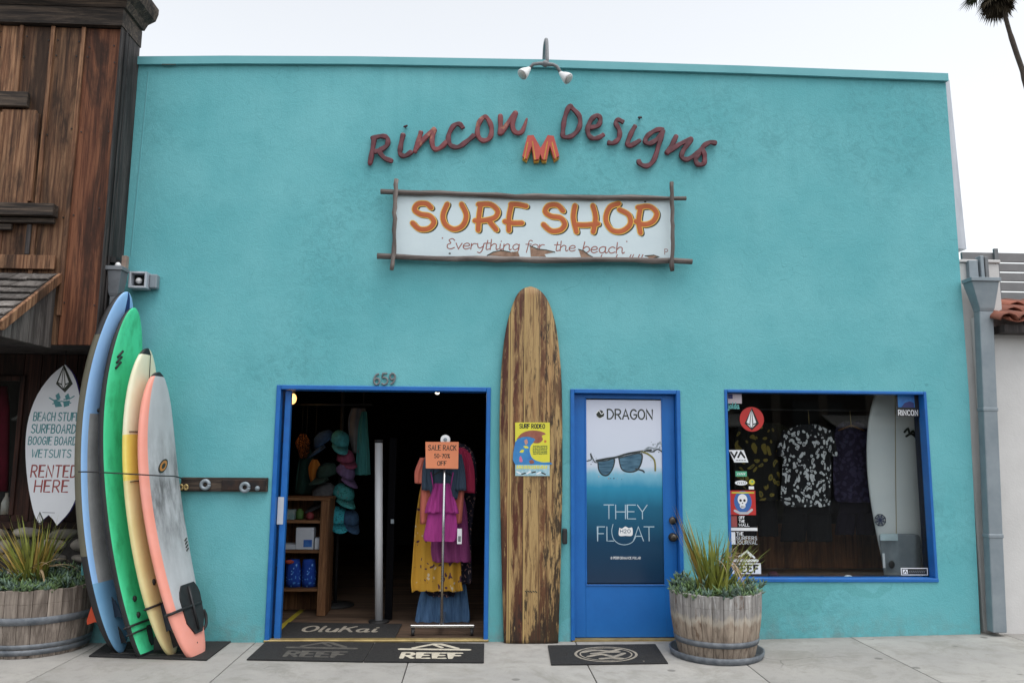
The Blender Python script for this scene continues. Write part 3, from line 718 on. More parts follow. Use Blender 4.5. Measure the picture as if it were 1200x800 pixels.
# ================================================================== RAISED LETTERS
name_sign = thing('lettering_sign', 'raised maroon script letters reading Rincon Designs arched across the turquoise wall', 'sign', (*[W(635, 190)[0]], -.03, W(635, 190)[1]))
def zl(X, Y): return (420+X/5.4545, 110+Y/5.4545)
def zr(X, Y): return (640+X/5.4545, 110+Y/5.4545)
LET = [
 (zl, [[(102, 280), (90, 360), (72, 458)], [(78, 290), (145, 272), (185, 285), (183, 330), (140, 360), (98, 372)], [(128, 362), (165, 410), (222, 433)]]),
 (zl, [[(288, 252), (270, 335), (268, 385), (300, 397), (345, 368)], [(300, 205), (303, 212)]]),
 (zl, [[(402, 238), (385, 300), (358, 380)], [(362, 360), (425, 285), (492, 218)], [(490, 222), (470, 300), (485, 352), (525, 345), (572, 298)]]),
 (zl, [[(672, 225), (645, 195), (605, 210), (575, 275), (590, 330), (640, 340), (700, 300), (745, 262)]]),
 (zl, [[(800, 152), (768, 195), (762, 262), (795, 300), (842, 280), (850, 215), (825, 160), (800, 152)]]),
 (zl, [[(907, 130), (908, 200), (905, 268)], [(908, 262), (955, 190), (1012, 112)], [(1010, 114), (985, 195), (1000, 245), (1040, 248), (1062, 205), (1078, 155)]]),
 (zr, [[(148, 82), (120, 150), (108, 230), (112, 275), (165, 270), (212, 215), (212, 145), (165, 92), (148, 82)]]),
 (zr, [[(275, 218), (330, 205), (347, 165), (325, 140), (285, 170), (265, 235), (285, 280), (330, 283), (372, 258)]]),
 (zr, [[(497, 185), (462, 168), (445, 190), (468, 235), (465, 285), (430, 315), (390, 312)]]),
 (zr, [[(572, 200), (540, 260), (520, 318), (540, 333), (605, 295)], [(600, 148), (600, 156)]]),
 (zr, [[(748, 232), (700, 235), (650, 268), (632, 305), (665, 318), (715, 285), (748, 232)], [(748, 235), (725, 310), (690, 420), (645, 462), (600, 448), (590, 420)]]),
 (zr, [[(835, 262), (805, 325), (765, 388)], [(770, 380), (850, 325), (938, 285)], [(935, 288), (885, 350), (865, 400), (900, 420), (960, 385), (1000, 345)]]),
 (zr, [[(1092, 318), (1045, 312), (1000, 345), (1012, 395), (1008, 445), (970, 452), (955, 415), (985, 375)]]),
]
YN = Vector((0, 1, 0))
for i, (fn, strokes) in enumerate(LET):
    mb = MB()
    for st in strokes:
        pp = [fn(*q) for q in st]
        if len(pp) == 2: pp = [pp[0], ((pp[0][0]+pp[1][0])/2, (pp[0][1]+pp[1][1])/2), pp[1]]
        closed = (Vector(pp[0])-Vector(pp[-1])).length < .1
        q = [tuple(v) for v in smooth_pts([W(a, b, -.035) for a, b in pp], 6, closed)]
        n = len(q); rr = [.0240*(1+.10*math.sin(k*.9+i)) for k in range(n)]
        if i == 5 and st is strokes[-1]: rr = [.0245*(1-.65*max(0, (k/n-.6)/.4)) for k in range(n)]
        if not closed: rr[0] *= .6; rr[-1] *= .6
        if len(st) == 2: rr = [r*.85 for r in rr]
        mb.tube([(a, -.035, b) for a, b in q], rr, PEEL if i in (4, 5, 2) else MAROON, 12, False, flat=YN)
        # stand-off pins into the wall
        a, b = q[n//2]; mb.tube([(a, -.03, b), (a, .01, b)], .006, BLACK, 6)
    mb.build('letter', name_sign)
# red and yellow emblem
YE = -.05; S = wallS(0)
mb = MB()
def em(dx, dz, h0, h1, m, g=0):
    c = [(617.5, 162.5), (624.5, 162), (632.8, 177), (641, 162), (648, 163), (654.5, 186), (648.5, 189.5), (643.5, 174), (639.5, 190.5), (634.5, 190), (632.5, 184), (630.5, 190), (625, 190.5), (622.5, 175), (616.5, 190), (611.5, 186.5)]
    o = [W(a+dx, b+dz, 0) for a, b in c]; mb.prism(o, S, h0, h1, m)
em(.3, 2.2, .012, .045, EMBY); em(0, 0, .046, .075, CORAL)
for a, b in (((618.5, 167), (614.5, 186)), ((624, 166), (627, 187)), ((641.5, 166), (637.5, 187)), ((647, 167), (651.5, 186))):
    mb.ribbon([W(*a, -.075), W(*b, -.075)], .010, S, .0755, EMBY)
tag(mb.build('emblem', bev=.004), 'small red letter M emblem with yellow edges below the arched lettering', 'emblem')

# ================================================================== SURF SHOP SIGN
sign = thing('shop_sign', 'white SURF SHOP sign board with orange letters framed by four driftwood poles', 'sign', (W(626, 305)[0], -.06, W(626, 305)[1]))
YS = -.055; S = wallS(YS)
mb = MB()
c = [W(464, 227.5, YS), W(785, 234.5, YS), W(788, 305, YS), W(460, 300, YS)]
mb.prism(c[::-1], S, -.028, 0, SIGNW, SIGNEDGE)
board_ = mb
def zs(X, Y): return (420+X/5.4545, 200+Y/5.4545)
def zs2(X, Y): return (620+X/5.4545, 200+Y/5.4545)
SS = [
 (zs, [(465, 238), (435, 212), (380, 214), (360, 250), (395, 278), (455, 290), (483, 330), (450, 370), (390, 373), (347, 335)]),
 (zs, [(568, 215), (541, 285), (557, 345), (612, 375), (668, 350), (690, 285), (660, 215)]),
 (zs, [(782, 218), (770, 300), (766, 380)]), (zs, [(768, 216), (845, 217), (890, 258), (872, 300), (805, 318), (745, 320)]), (zs, [(838, 325), (882, 378)]),
 (zs, [(978, 220), (962, 300), (962, 382)]), (zs, [(975, 216), (1020, 217), (1072, 228)]), (zs, [(936, 325), (985, 335), (1045, 335)]),
 (zs2, [(217, 258), (182, 222), (125, 224), (103, 262), (140, 292), (200, 302), (228, 342), (200, 380), (140, 385), (92, 345)]),
 (zs2, [(293, 225), (283, 300), (303, 392)]), (zs2, [(408, 225), (425, 300), (410, 392)]), (zs2, [(290, 345), (360, 348), (440, 340)]),
 (zs2, [(572, 212), (515, 235), (490, 310), (525, 378), (590, 388), (645, 345), (638, 285), (578, 250)]),
 (zs2, [(712, 240), (700, 320), (712, 398)]), (zs2, [(695, 236), (770, 230), (815, 272), (792, 325), (735, 345), (682, 325)]),
]
for lay, (m, w, dx, dy, h) in enumerate(((INKDK, .056, 9, 6, .0006), (YELLOWO, .059, 0, 0, .0022), (ORANGE, .043, 0, 0, .0040))):
    for k, (fn, st) in enumerate(SS):
        board_.ribbon(pxs([fn(a+dx, b+dy) for a, b in st], YS, 5), w, S, h+k*.00004, m, dome=.0007)
def line(txt, px0, px1, py, hpx, m, stroke, slant=.12, first=None, gap=.1):
    x0, z0 = W(px0, py, YS); x1, _ = W(px1, py, YS); _, z1 = W(px0, py-hpx, YS)
    board_.text(txt, S, x0, z0, z1-z0, m, w=x1-x0, stroke=stroke, slant=slant, lift=.0006, gap=gap)
GL['\u0190'] = GL['E~']
line('\u0190verything', 523, 608, 291.5, 12, BROWNINK, .10)
line('for', 616, 637, 292.5, 11, BROWNINK, .10); line('the', 650, 674, 294, 11.5, BROWNINK, .10); line('beach', 682.5, 731, 296, 12.5, BROWNINK, .10)
for a, b in ((518.5, 279), (734.5, 283)):
    x, z = W(a, b, YS); board_.disc(x, z, .007, S, 0, .001, BROWNINK, 8)
for px, py in ((527, 297), (756, 236.5)):
    x, z = W(px, py, YS); board_.disc(x, z, .011, S, 0, .0014, INKDK, 9, ry=.008)
for poly in ([(571, 299.5), (578, 295.5), (588, 293.5), (598, 295.5), (607, 294.5), (609, 300.5), (590, 300.5)],
             [(621, 288), (630, 292), (640, 293), (650, 295.5), (638, 298), (640, 301), (622, 300.8)],
             [(678, 292.3), (684, 294), (690, 299), (696, 302), (681, 301.6)], [(756, 300), (766, 299), (772, 300.5), (764, 303.5)]):
    board_.prism([W(a, b, YS) for a, b in poly][::-1], S, 0, .0018, TORN)
    pl = [W(a, b, YS) for a, b in poly[:4]]; board_.ribbon(pl, .010, S, .002, INKDK)
for px in (704, 722, 738, 741, 748, 752): board_.ribbon([W(px, 301.5, YS), W(px+1.5, 298.5, YS)], .009, S, .0012, BROWNINK)
x0, z0 = W(779, 298, YS); board_.text('P', S, x0, z0, .05, BROWNINK, stroke=.12, lift=.0006)
board_.build('sign_panel', sign)
def pole(a, b, r, m, Y, seed):
    rg = random.Random(seed); A, B = P(*a, Y), P(*b, Y); pts = []; rr = []
    n = 16; L = (B-A).length
    side = (B-A).normalized().cross(Vector((0, 1, 0)))
    for k in range(n+1):
        t = k/n; pts.append(A.lerp(B, t)+side*(rg.gauss(0, .0032)+.005*math.sin(t*7+seed))); rr.append(r*(1+rg.gauss(0, .07)+(.18 if rg.random() < .15 else 0)))
    mb = MB(); mb.rnd = rg.random(); mb.tube(pts, rr, m, 10); return mb.build('frame_pole', sign)
pole((446, 225.5), (804, 233.5), .022, POLEW, YS-.024, 1); pole((442, 301.5), (811, 306.5), .025, POLEW, YS-.026, 2)
pole((464.5, 210), (460, 316.5), .019, POLEV, YS-.070, 3); pole((787.5, 213.5), (788, 317.5), .019, POLEV, YS-.070, 4)

# ================================================================== FLOODLIGHT ON THE PARAPET
lx, lz = W(639, 78)
lamp = thing('twin_floodlight', 'twin white floodlights on a grey pipe arm above the parapet', 'floodlight', (lx, 0, lz))
mb = MB()
A = P(638.5, 52, .02); ax = A.x
top = [(ax, .15, lz-.02), (ax, .13, A.z-.12), (ax, .06, A.z-.02), (ax, -.05, A.z-.005), (ax, -.17, A.z-.07), (ax, -.235, lz-.02), (ax, -.24, lz-.09)]
mb.tube(smooth_pts(top, 6), .016, GREYP, 10); mb.build('pipe_arm', lamp)
YL = -.24
mb = MB()
mb.tube([P(a, b, YL) for a, b in ((619, 81.5), (625, 75.5), (633, 74.5), (640, 75.5), (648, 76), (652.5, 78), (658, 87))], [.015, .016, .017, .022, .017, .016, .016], GREYP, 10)
mb.ball(P(639, 75, YL), .032, GREYP); mb.build('cross_arm', lamp)
for nm, a, b in (('l', (621, 80), (608, 88.5)), ('r', (656, 85.5), (668, 91.5))):
    A = P(*a, YL); B = P(*b, YL-.05); d = (B-A); d.z -= .02
    d.normalize(); L = .12
    mb = MB(); pts = []; rr = []
    for t, r in ((0, .014), (.12, .022), (.3, .028), (.5, .040), (.75, .050), (.95, .054), (1, .052)):
        pts.append(A+d*(L*t)); rr.append(r)
    mb.tube(pts, rr, PORC, 16)
    h = mb.build('lamp_head', lamp)
    mb = MB(); mb.tube([A+d*(L*1.0), A+d*(L*1.06)], [.046, .025], mat('lamp_lens', (.55, .55, .52), rough=.15), 16); mb.build('lens', h)

# ================================================================== GUTTER HEADS AND DOWNPIPES
def downpipe(label, head, pipe, Y0, dep, m):
    (hx0, hx1, hz0, hz1, cx0, cx1, cz) = head; (px0, px1, qx0, qx1, zb) = pipe
    t = thing('downpipe', label, 'downpipe', ((qx0+qx1)/2, Y0-dep/2, zb))
    mb = MB()
    mb.box(hx0-.012, hx1+.012, Y0-dep-.05, Y0-.004, hz1-.035, hz1, m)
    ring = lambda a, b, z, d: [(a, Y0-d, z), (b, Y0-d, z), (b, Y0-.004, z), (a, Y0-.004, z)]
    mb.loft([ring(hx0, hx1, hz1-.036, dep+.035), ring(cx0, cx1, cz, dep), ring(px0, px1, cz-.03, dep-.01)], m, smooth=False)
    mb.build('rain_head', t, bev=.003)
    mb = MB(); n = 10; rings = []
    for k in range(n+1):
        f = k/n; z = lerp(cz-.028, zb, f); rings.append(ring(lerp(px0, qx0, f), lerp(px1, qx1, f), z, dep-.01))
    mb.loft(rings, m, smooth=False)
    for f in (.33, .72):
        z = lerp(cz, zb, f); a = lerp(px0, qx0, f); b = lerp(px1, qx1, f); mb.box(a-.006, b+.006, Y0-dep+.004, Y0-.002, z, z+.035, m)
    mb.build('pipe', t, bev=.006)
    return t
rx = lambda px, py, Y=-.02: W(px, py, Y)
h = [rx(1127.5, 330)[0], rx(1159, 331)[0], rx(1145, 363)[1], rx(1145, 329)[1], rx(1139.5, 363)[0], rx(1157, 363)[0], rx(1145, 363)[1]]
downpipe('grey downpipe with a funnel rain head at the right-hand corner of the turquoise wall', h, (rx(1140.5, 370)[0], rx(1156.5, 370)[0], rx(1155.5, 735)[0], rx(1171.5, 735)[0], .09), -.02, .11, GALV)
YQL = -.20; h = [rx(121, 318, YQL)[0], rx(149, 318, YQL)[0], rx(135, 345, YQL)[1], rx(135, 315, YQL)[1], rx(127.5, 345, YQL)[0], rx(143, 345, YQL)[0], rx(135, 345, YQL)[1]]
h[0] = max(h[0], -3.21); h[4] = max(h[4], -3.20)
downpipe('dark grey downpipe with a funnel rain head behind the leaning surfboards', h, (h[4]+.01, h[5]-.01, h[4]+.01, h[5]-.01, h[6]-.5), -.17, .11, DKGALV)
mb = MB(); a, b = W(1147, 300, .02), W(1156, 327, .02)
mb.box(a[0], a[0]+.035, .0, .08, b[1], a[1], GALV); mb.box(a[0]+.045, b[0]+.02, .0, .10, b[1], a[1]-.01, GREYP)
mb.box(a[0]-.11, a[0]-.02, .01, .10, b[1], b[1]+.18, GALV)
tag(mb.build('conduit_box', bev=.004), 'small grey metal conduit boxes just above the right rain head', 'conduit box')
# small bracket lamp piece above the left head
mb = MB(); x, z = W(140, 311, -.22)
mb.box(x-.12, x-.01, -.28, -.16, z+.015, z+.065, BLACK); mb.box(x+.025, x+.065, -.24, -.19, z-.03, z+.085, mat('rusty_bracket', (.22, .15, .12), (.30, .24, .2), rough=.8, scale=20))
mb.box(x-.009, x+.024, -.225, -.21, z+.02, z+.05, BLACK); mb.ball((x, -.25, z-.005), .026, PORC)
tag(mb.build('lamp_bracket'), 'small rusty bracket with a white bulb above the left rain head', 'bracket')
# boxy wall sensor
sx_, sz_ = W(162, 331, 0)
cam_t = thing('wall_floodlight', 'small grey box floodlight on the turquoise wall above the surfboards', 'floodlight', (sx_, 0, sz_-.08))
a = W(152, 331, -.1); b_ = W(174, 331, 0)
mb = MB(); x0 = a[0]; x1 = x0+.155; z0, z1 = sz_-.075, sz_+.075
for (q0, q1, w0, w1) in ((x0, x0+.018, z0, z1), (x1-.018, x1, z0, z1), (x0+.019, x1-.019, z0, z0+.018), (x0+.019, x1-.019, z1-.018, z1)):
    mb.box(q0, q1, -.13, -.012, w0, w1, GALVL)
mb.box(x0+.0185, x1-.0185, -.05, -.014, z0+.0185, z1-.0185, BLACK); mb.build('housing', cam_t, bev=.003)
mb = MB(); mb.ball(((x0+x1)/2-.004, -.085, sz_), .028, PORC); mb.build('bulb', cam_t)
mb = MB(); mb.box(x1+.001, x1+.07, -.075, -.003, z0+.01, z1-.01, GALV); mb.build('mount', cam_t, bev=.01)

# ================================================================== WOODEN LONGBOARD ON THE WALL
bx, _ = W(622, 600, 0); bz0 = W(622, 755, -.05)[1]
prof = [(335.5, 621, 623), (338, 613, 630), (343, 607.5, 636.5), (351, 603, 642), (362, 599, 646.5), (380, 594, 651.5), (405, 590, 655), (440, 587, 658), (480, 585.5, 659), (530, 585.3, 659.3), (580, 586, 659), (630, 587, 658), (680, 588.2, 656.8), (720, 589.3, 655.5), (754, 590.3, 654.5)]
lb = thing('longboard', 'giant weathered brown wooden longboard standing against the wall between the two doorways', 'surfboard', (bx, -.04, 0))
mb = MB(); rings = []
prof = [tuple(v) for v in smooth_pts([(a, b, c) for a, b, c in prof], 4)]
for (py, l, r) in prof:
    x0, z = W(l, py, -.06); x1, _ = W(r, py, -.06); w = (x1-x0)/2; c = (x0+x1)/2
    th = .032*min(1, w/.12); ring = []
    for k in range(22):
        ph = 2*math.pi*k/22; ca, sa = math.cos(ph), math.sin(ph)
        ring.append((c+w*math.copysign(abs(ca)**.75, ca), -.05-th*math.copysign(abs(sa)**.7, sa), max(z, .004)))
    rings.append(ring)
mb.loft(rings, LONGB)
mb.build('board', lb)
mb = MB(); a = P(660, 627, -.06); mb.box(a.x-.008, a.x+.035, -.085, -.03, a.z-.075, a.z+.06, BLACK);
mb.build('latch', lb, bev=.012, seg=2)
mb = MB(); x, z = W(623, 693, -.09)
for k in range(5): mb.ribbon([(x-.055+k*.022, z+.006), (x-.042+k*.022, z-.006+.004*(k % 2))], .008, wallS(-.083), .001, INKDK)
mb.build('burnt_mark', lb)
# event poster on the board
YP = -.088; S = wallS(YP); mb = MB()
PY = mat('poster_yellow', (.72, .66, .05), (.64, .60, .05), rough=.5, scale=5); PB_ = mat('poster_blue', (.03, .16, .46), (.05, .26, .50), rough=.5, scale=9)
PBR = mat('poster_brown', (.24, .07, .045), (.33, .12, .08), rough=.5, scale=14); PG = mat('poster_green_ink', (.20, .24, .04), rough=.6)
q = lambda X, Y: W(590+X/8.886, 480+Y/8.886, YP)
rect4 = lambda X0, Y0, X1, Y1: [q(X0, Y1), q(X1, Y1), q(X1, Y0), q(X0, Y0)]
mb.prism(rect4(122, 132, 482, 688), S, -.004, 0, PY)
sm = lambda pts: [tuple(v) for v in smooth_pts([q(*p) for p in pts]+[q(*pts[0])], 4)][:-1]
mb.prism(sm([(123, 335), (190, 270), (290, 270), (330, 320), (285, 370), (275, 440), (310, 510), (400, 545), (481, 545), (481, 570), (123, 570)]), S, 0, .0006, PB_)
mb.prism(sm([(130, 315), (190, 245), (280, 215), (380, 222), (440, 250), (400, 270), (410, 310), (370, 345), (310, 340), (330, 305), (260, 280), (190, 285)]), S, .0007, .0013, PBR)
mb.prism(rect4(123, 572, 481, 687), S, 0, .0007, mat('poster_pale_blue', (.20, .42, .52), (.45, .60, .66), rough=.5, scale=30))
x0, z0 = q(168, 190); x1, z1 = q(430, 150); mb.text('SURF RODEO', S, x0, z0, z1-z0, INKDK, w=x1-x0, stroke=.20, lift=.0006)
rs = random.Random(5)
for r_ in range(6):
    for k in range(8):
        X = 308+k*19+rs.random()*5; Y = 375+r_*16; mb.ribbon([q(X, Y), q(X+9, Y+rs.random()*5)], .009, S, .0006, PG)
for k in range(17): mb.ribbon([q(140+k*19, 610), q(143+k*19+rs.random()*6, 582)], .010, S, .0010, PY)
for k in range(6): mb.ribbon([q(140+k*52, 640+rs.random()*30), q(175+k*52, 640+rs.random()*30)], .012, S, .0012, INKDK if k % 2 else WHITEP)
for pts, m in (([(165, 500), (180, 480), (200, 535), (170, 540)], mat('poster_pink', (.62, .16, .30), rough=.5)), ([(165, 440), (190, 415), (215, 420), (200, 445)], PY), ([(215, 320), (240, 305), (255, 340), (230, 365)], mat('poster_flesh', (.55, .28, .22), rough=.5)), ([(265, 530), (300, 520), (320, 550), (280, 560)], PBR), ([(205, 380), (240, 375), (262, 395), (230, 400)], PY)):
    mb.prism(sm(pts), S, .0007, .0012, m)
x, z = q(435, 328); mb.disc(x, z, .012, S, 0, .001, mat('poster_orange', (.60, .22, .04), rough=.5), 9)
tag(mb.build('event_poster'), 'yellow surf rodeo poster with a curling blue wave, pinned on the wooden longboard', 'poster')

# ================================================================== LOCK BAR ON THE WALL
bar = thing('locking_bar', 'dark wooden locking bar with two steel rings beside the open doorway', 'lock bar', (W(262, 570)[0], 0, W(262, 579)[1]))
mb = MB(); mb.rnd = .3
a, b = W(213, 559.5, -.03), W(313, 577.5, -.03)
mb.box(a[0], b[0], -.045, -.003, b[1]+.012, a[1]+.004, DARKWX); mb.box(b[0]-.39, b[0]-.01, -.053, -.046, b[1]+.024, a[1]-.012, mat('black_iron', (.02, .02, .022), (.06, .035, .025), rough=.5, metal=.5, scale=14))
mb.build('plank', bar, bev=.004)
for px, py in ((240.5, 567.5), (287, 570.8)):
    x, z = W(px, py, -.06); mb = MB()
    mb.tube([(x+.034*math.cos(k*math.pi/10), -.062, z+.034*math.sin(k*math.pi/10)) for k in range(21)], .016, GALV, 8); mb.build('steel_ring', bar)
x, z = W(301.5, 572, -.06); mb = MB(); mb.ball((x, -.056, z), .022, GALV); mb.build('bolt', bar)
x, z = W(216, 570.5, -.06); mb = MB(); mb.tube([(x-.025+.016*math.cos(k*math.pi/6), -.07, z+.020*math.sin(k*math.pi/6)) for k in range(13)], .009, BRASS, 8)
mb.tube([(x+.02+.014*math.cos(k*math.pi/6), -.075, z+.020*math.sin(k*math.pi/6)) for k in range(13)], .009, BRASS, 8); mb.build('padlock', bar)

# ================================================================== LEANING SURFBOARDS
def board(label, base, nose, width, thick, alpha, rocker, out, zone, group='rental surfboards leaning at the left'):
    B, N = P(*base), P(*nose); L = (N-B); Ln = L.length; L.normalize()
    Nn = Vector((math.cos(alpha), -math.sin(alpha), 0)); Nn = (Nn-L*Nn.dot(L)).normalized()
    Wd = L.cross(Nn); Wd = Wd if Wd.y < 0 else -Wd
    t_ = thing('surfboard', label, 'surfboard', (B.x, B.y, 0), group)
    def pt(t, a, n):                                  # t along, a -1..1 across (1 = street side), n off the deck
        hw = width/2*out(t); rk = rocker*((2*t-1)**2*(1.25 if t > .5 else .8)) - rocker
        return B+L*(Ln*t)+Wd*(a*hw)+Nn*(rk+n)
    NT_, NA = 72, 28; rings = []
    ts = [0.5-0.5*math.cos(math.pi*(k/NT_)) for k in range(NT_+1)]
    for t in ts:
        hw = width/2*out(t); th = thick*min(1, (.35+.65*min(1, out(t)/.75))); ring = []
        for k in range(NA):
            ph = 2*math.pi*k/NA; ca, sa = math.cos(ph), math.sin(ph)
            ring.append(pt(t, math.copysign(abs(ca)**.62, ca), th/2*math.copysign(abs(sa)**.75, sa)))
        rings.append(ring)
    mb = MB(); vs = [p for r in rings for p in r]
    for i in range(NT_):
        for j in range(NA):
            k = (j+1) % NA; ph = 2*math.pi*(j+.5)/NA; tm = (ts[i]+ts[i+1])/2
            m = zone(tm, math.cos(ph), math.sin(ph))
            mb.add([rings[i][j], rings[i][k], rings[i+1][k], rings[i+1][j]], [(0, 1, 2, 3)], m, True)
    mb.add(rings[0], [tuple(range(NA))], zone(0, 0, 1)); mb.add(rings[-1], [tuple(range(NA))], zone(1, 0, 1))
    # weld the surface so that it shades smoothly
    o = mb.build('body', t_)
    w = o.modifiers.new('weld', 'WELD'); w.merge_threshold = .0004
    return t_, pt
def outline(nose=.5, tail=.45, tw=.35):
    def f(t):
        if t > .55: u = (t-.55)/.45; return max(.02, (1-u**2.6)**nose)
        u = (.55-t)/.55; return max(.02, tw+(1-tw)*(1-u**2.2)**tail if tw > .05 else (1-u**2.6)**tail)
    return f
def pads(t_, pt, spec, name, m, off):
    (t0, t1, a0, a1) = spec; mb = MB(); n = 8; R = []
    for k in range(n+1):
        t = lerp(t0, t1, k/n); q = min(1, .45+2.2*k/n, .6+2.2*(n-k)/n); am = (a0+a1)/2; ha = (a1-a0)/2*q; R.append([pt(t, am+ha*(j/2-1), off) for j in range(5)])
    mb.loft(R, m, caps=False, closed=False)
    R2 = [[pt(lerp(t0, t1, k/n), (a0+a1)/2+(a1-a0)/2*min(1, .45+2.2*k/n, .6+2.2*(n-k)/n)*(j/2-1), off-.02) for j in range(5)] for k in range(n+1)]
    edge = [r[0] for r in R]+R[-1][1:]+[r[-1] for r in R[::-1]][1:]+R[0][::-1][1:-1]
    edge2 = [r[0] for r in R2]+R2[-1][1:]+[r[-1] for r in R2[::-1]][1:]+R2[0][::-1][1:-1]
    mb.loft([edge2, edge], m, caps=False)
    return mb.build(name, t_)
def strap(t_, pt, t, thick, r=.010):
    mb = MB(); n = 28; pts = []
    for k in range(n+1):
        ph = 2*math.pi*k/n; ca, sa = math.cos(ph), math.sin(ph)
        pts.append(pt(t+.004*math.sin(ph), 1.04*math.copysign(abs(ca)**.6, ca), (thick/2+.006)*math.copysign(abs(sa)**.7, sa)))
    mb.tube(pts, r, BLACK, 6); return mb.build('leash', t_)
def fin(t_, pt, t, a, thick, side, m, h=.13, le=.055):
    mb = MB(); S0 = [(-.5, 0), (.5, 0), (.25, .5), (-.35, .95), (-.55, 1.0), (-.45, .5)]
    front = [pt(t+q[0]*le, a+.02, side*(thick/2-.01+q[1]*h)) for q in S0]; back = [pt(t+q[0]*le, a-.02, side*(thick/2-.01+q[1]*h)) for q in S0]
    mb.loft([front, back], m, smooth=False); return mb.build('fin', t_, bev=.002)
def cordline(t_, pts, r=.006, name='leash'): mb = MB(); mb.tube(smooth_pts(pts, 5), r, BLACK, 6); return mb.build(name, t_)

BL = mat('blue_foam_deck', (.33, .57, .90), (.29, .52, .88), rough=.55, scale=4, bump=.15, bscale=120)
BLT = mat('blue_foam_tail', (.21, .44, .68), (.17, .38, .62), rough=.55, scale=4)
BLGREY = mat('grey_worn_deck', (.38, .395, .40), (.30, .31, .315), rough=.7, scale=7)
OLIVE = mat('olive_slick', (.115, .108, .075), (.095, .09, .062), rough=.5, scale=6)
NAVY = mat('navy_stringer', (.01, .025, .16), rough=.5)
GRN = mat('green_foam_deck', (.07, .68, .34), (.04, .44, .19), rough=.6, scale=5, lo=.47, hi=.75, stretch=(2, 2, 1), bump=.15, bscale=120)
CREAM = mat('cream_board', (.78, .69, .36), (.70, .61, .29), rough=.3, scale=4, coat=.4)
CREAMW = mat('pale_cream_board', (.80, .77, .58), (.75, .71, .48), rough=.3, scale=4, coat=.4)
YELB = mat('yellow_band', (.82, .68, .15), (.76, .60, .12), rough=.3, scale=6, coat=.4)
PINK = mat('coral_foam_rail', (.86, .36, .29), (.84, .32, .24), rough=.5, scale=5)
def smudged():
    m, nt, b = nodes('smudged_foam_deck'); t = NT(nt)
    tc = t.n('TexCoord'); sx = t.n('SeparateXYZ'); t.l(tc.outputs['Object'], sx.inputs[0])
    zz = t.math('ABSOLUTE', t.math('ADD', sx.outputs[2], -1.25)); zone_ = t.ramp(zz, [(.12, 1), (.62, 0)])
    nn = t.ramp(t.noise(t.coords((2.2, 2.2, .7)), 5, 6, .65), [(.36, 0), (.66, 1)])
    c = t.mix(t.ramp(t.noise(t.coords((1, 1, .4)), 6, 5), [(.35, 0), (.7, 1)]), (.50, .52, .54), (.40, .415, .43))
    c = t.mix(t.math('MULTIPLY', t.math('MULTIPLY', zone_, nn), .85), c, (.06, .06, .06))
    t.l(c, b.inputs['Base Color']); b.inputs['Roughness'].default_value = .6; return m
GREYD = smudged()
RED = mat('orange_red_fin', (.62, .075, .02), (.55, .06, .02), rough=.4)
DKNAVY = mat('dark_blue_fin', (.025, .04, .065), (.02, .03, .05), rough=.4)

AL = rad(10)
# blue
def zb(t, ca, sa):
    if sa < -.1 or (abs(ca) > .78 and sa < .42): return (BLKSOFT if (t < .27 or t > .87) else OLIVE)
    if t < .20: return BLT
    if t < .66 and ca < .55: return BLGREY
    if t > .66 and abs(ca+.15) < .06 and t > .88: return NAVY
    return BL
tb, pb = board('tall blue soft-top surfboard with a grey deck patch, leftmost and rearmost of the leaning row', (146, 764, -.36), (141, 343, -.32), .60, .105, AL, .20, outline(.5, .5, .04), zb)
fin(tb, pb, .115, .35, .125, -1, RED, .14, .06); 
cordline(tb, [pb(.735, .30, .056), pb(.70, .36, .085), pb(.66, .44, .058)], .007)
for k in range(2):
    mb = MB(); mb.ball(pb(.735 if k else .66, .30 if k else .44, .054), .016, BLACK, 8, 6); mb.build('leash_plug', tb)
fin(tb, pb, .125, .25, .105, 1, DKNAVY, .07, .06); fin(tb, pb, .05, .15, .095, 1, BLACK, .05, .05)
# green
def zg(t, ca, sa):
    if sa < .0 or (abs(ca) > .78 and sa < .35): return BLKSOFT
    if t < .015: return BLKSOFT
    return GRN
tg, pg = board('bright green soft-top surfboard with black rails, leaning between the blue and cream boards', (181, 768, -.38), (151, 362, -.30), .56, .080, AL, .17, outline(.5, .55, .42), zg)
strap(tg, pg, .095, .082); strap(tg, pg, .075, .082, .008)
for t in (.165, .120):
    mb = MB(); mb.ball(pg(t, .45, .040), .020, BLACK, 10, 6, (1, 1, 1.3)); mb.build('leash_plug', tg)
pads(tg, pg, (.03, .085, -.15, .15), 'traction_pad', BLACK, .048)
mb = MB()
for k in range(3): mb.tube([pg(.815+.016*k, .72, .040), pg(.835+.016*k, .5, .044)], .010, BLACK, 5)
mb.build('logo', tg)
# cream
def zy(t, ca, sa):
    if sa < -.2: return CREAM
    if t > .975 and ca > -.3: return BLKSOFT
    if .56 < t < .72: return YELB
    return CREAMW if t >= .72 else CREAM
def oy(t):
    return outline(.52, .55, .10)(t)
ty, pY = board('cream surfboard with a yellow band and fish tail, leaning behind the pink board', (205, 766, -.42), (168, 409, -.34), .52, .075, AL, .12, oy, zy)
strap(ty, pY, .16, .075)
mb = MB(); mb.ball(pY(.235, .45, .037), .018, BLACK, 10, 6, (1, 1, 1.5)); mb.build('leash_plug', ty)
fin(ty, pY, .125, .35, .075, 1, DKNAVY, .12, .10); fin(ty, pY, .05, .1, .075, 1, BLACK, .07, .06); fin(ty, pY, .05, .5, .075, -1, BLACK, .09, .06)
for tt in (.56, .72):
    mb = MB(); mb.tube([pY(tt, a/8, .0385*(1-.5*abs(a/8)**6)) for a in range(-7, 8)], .0035, INKDK, 5); mb.build('seam', ty)
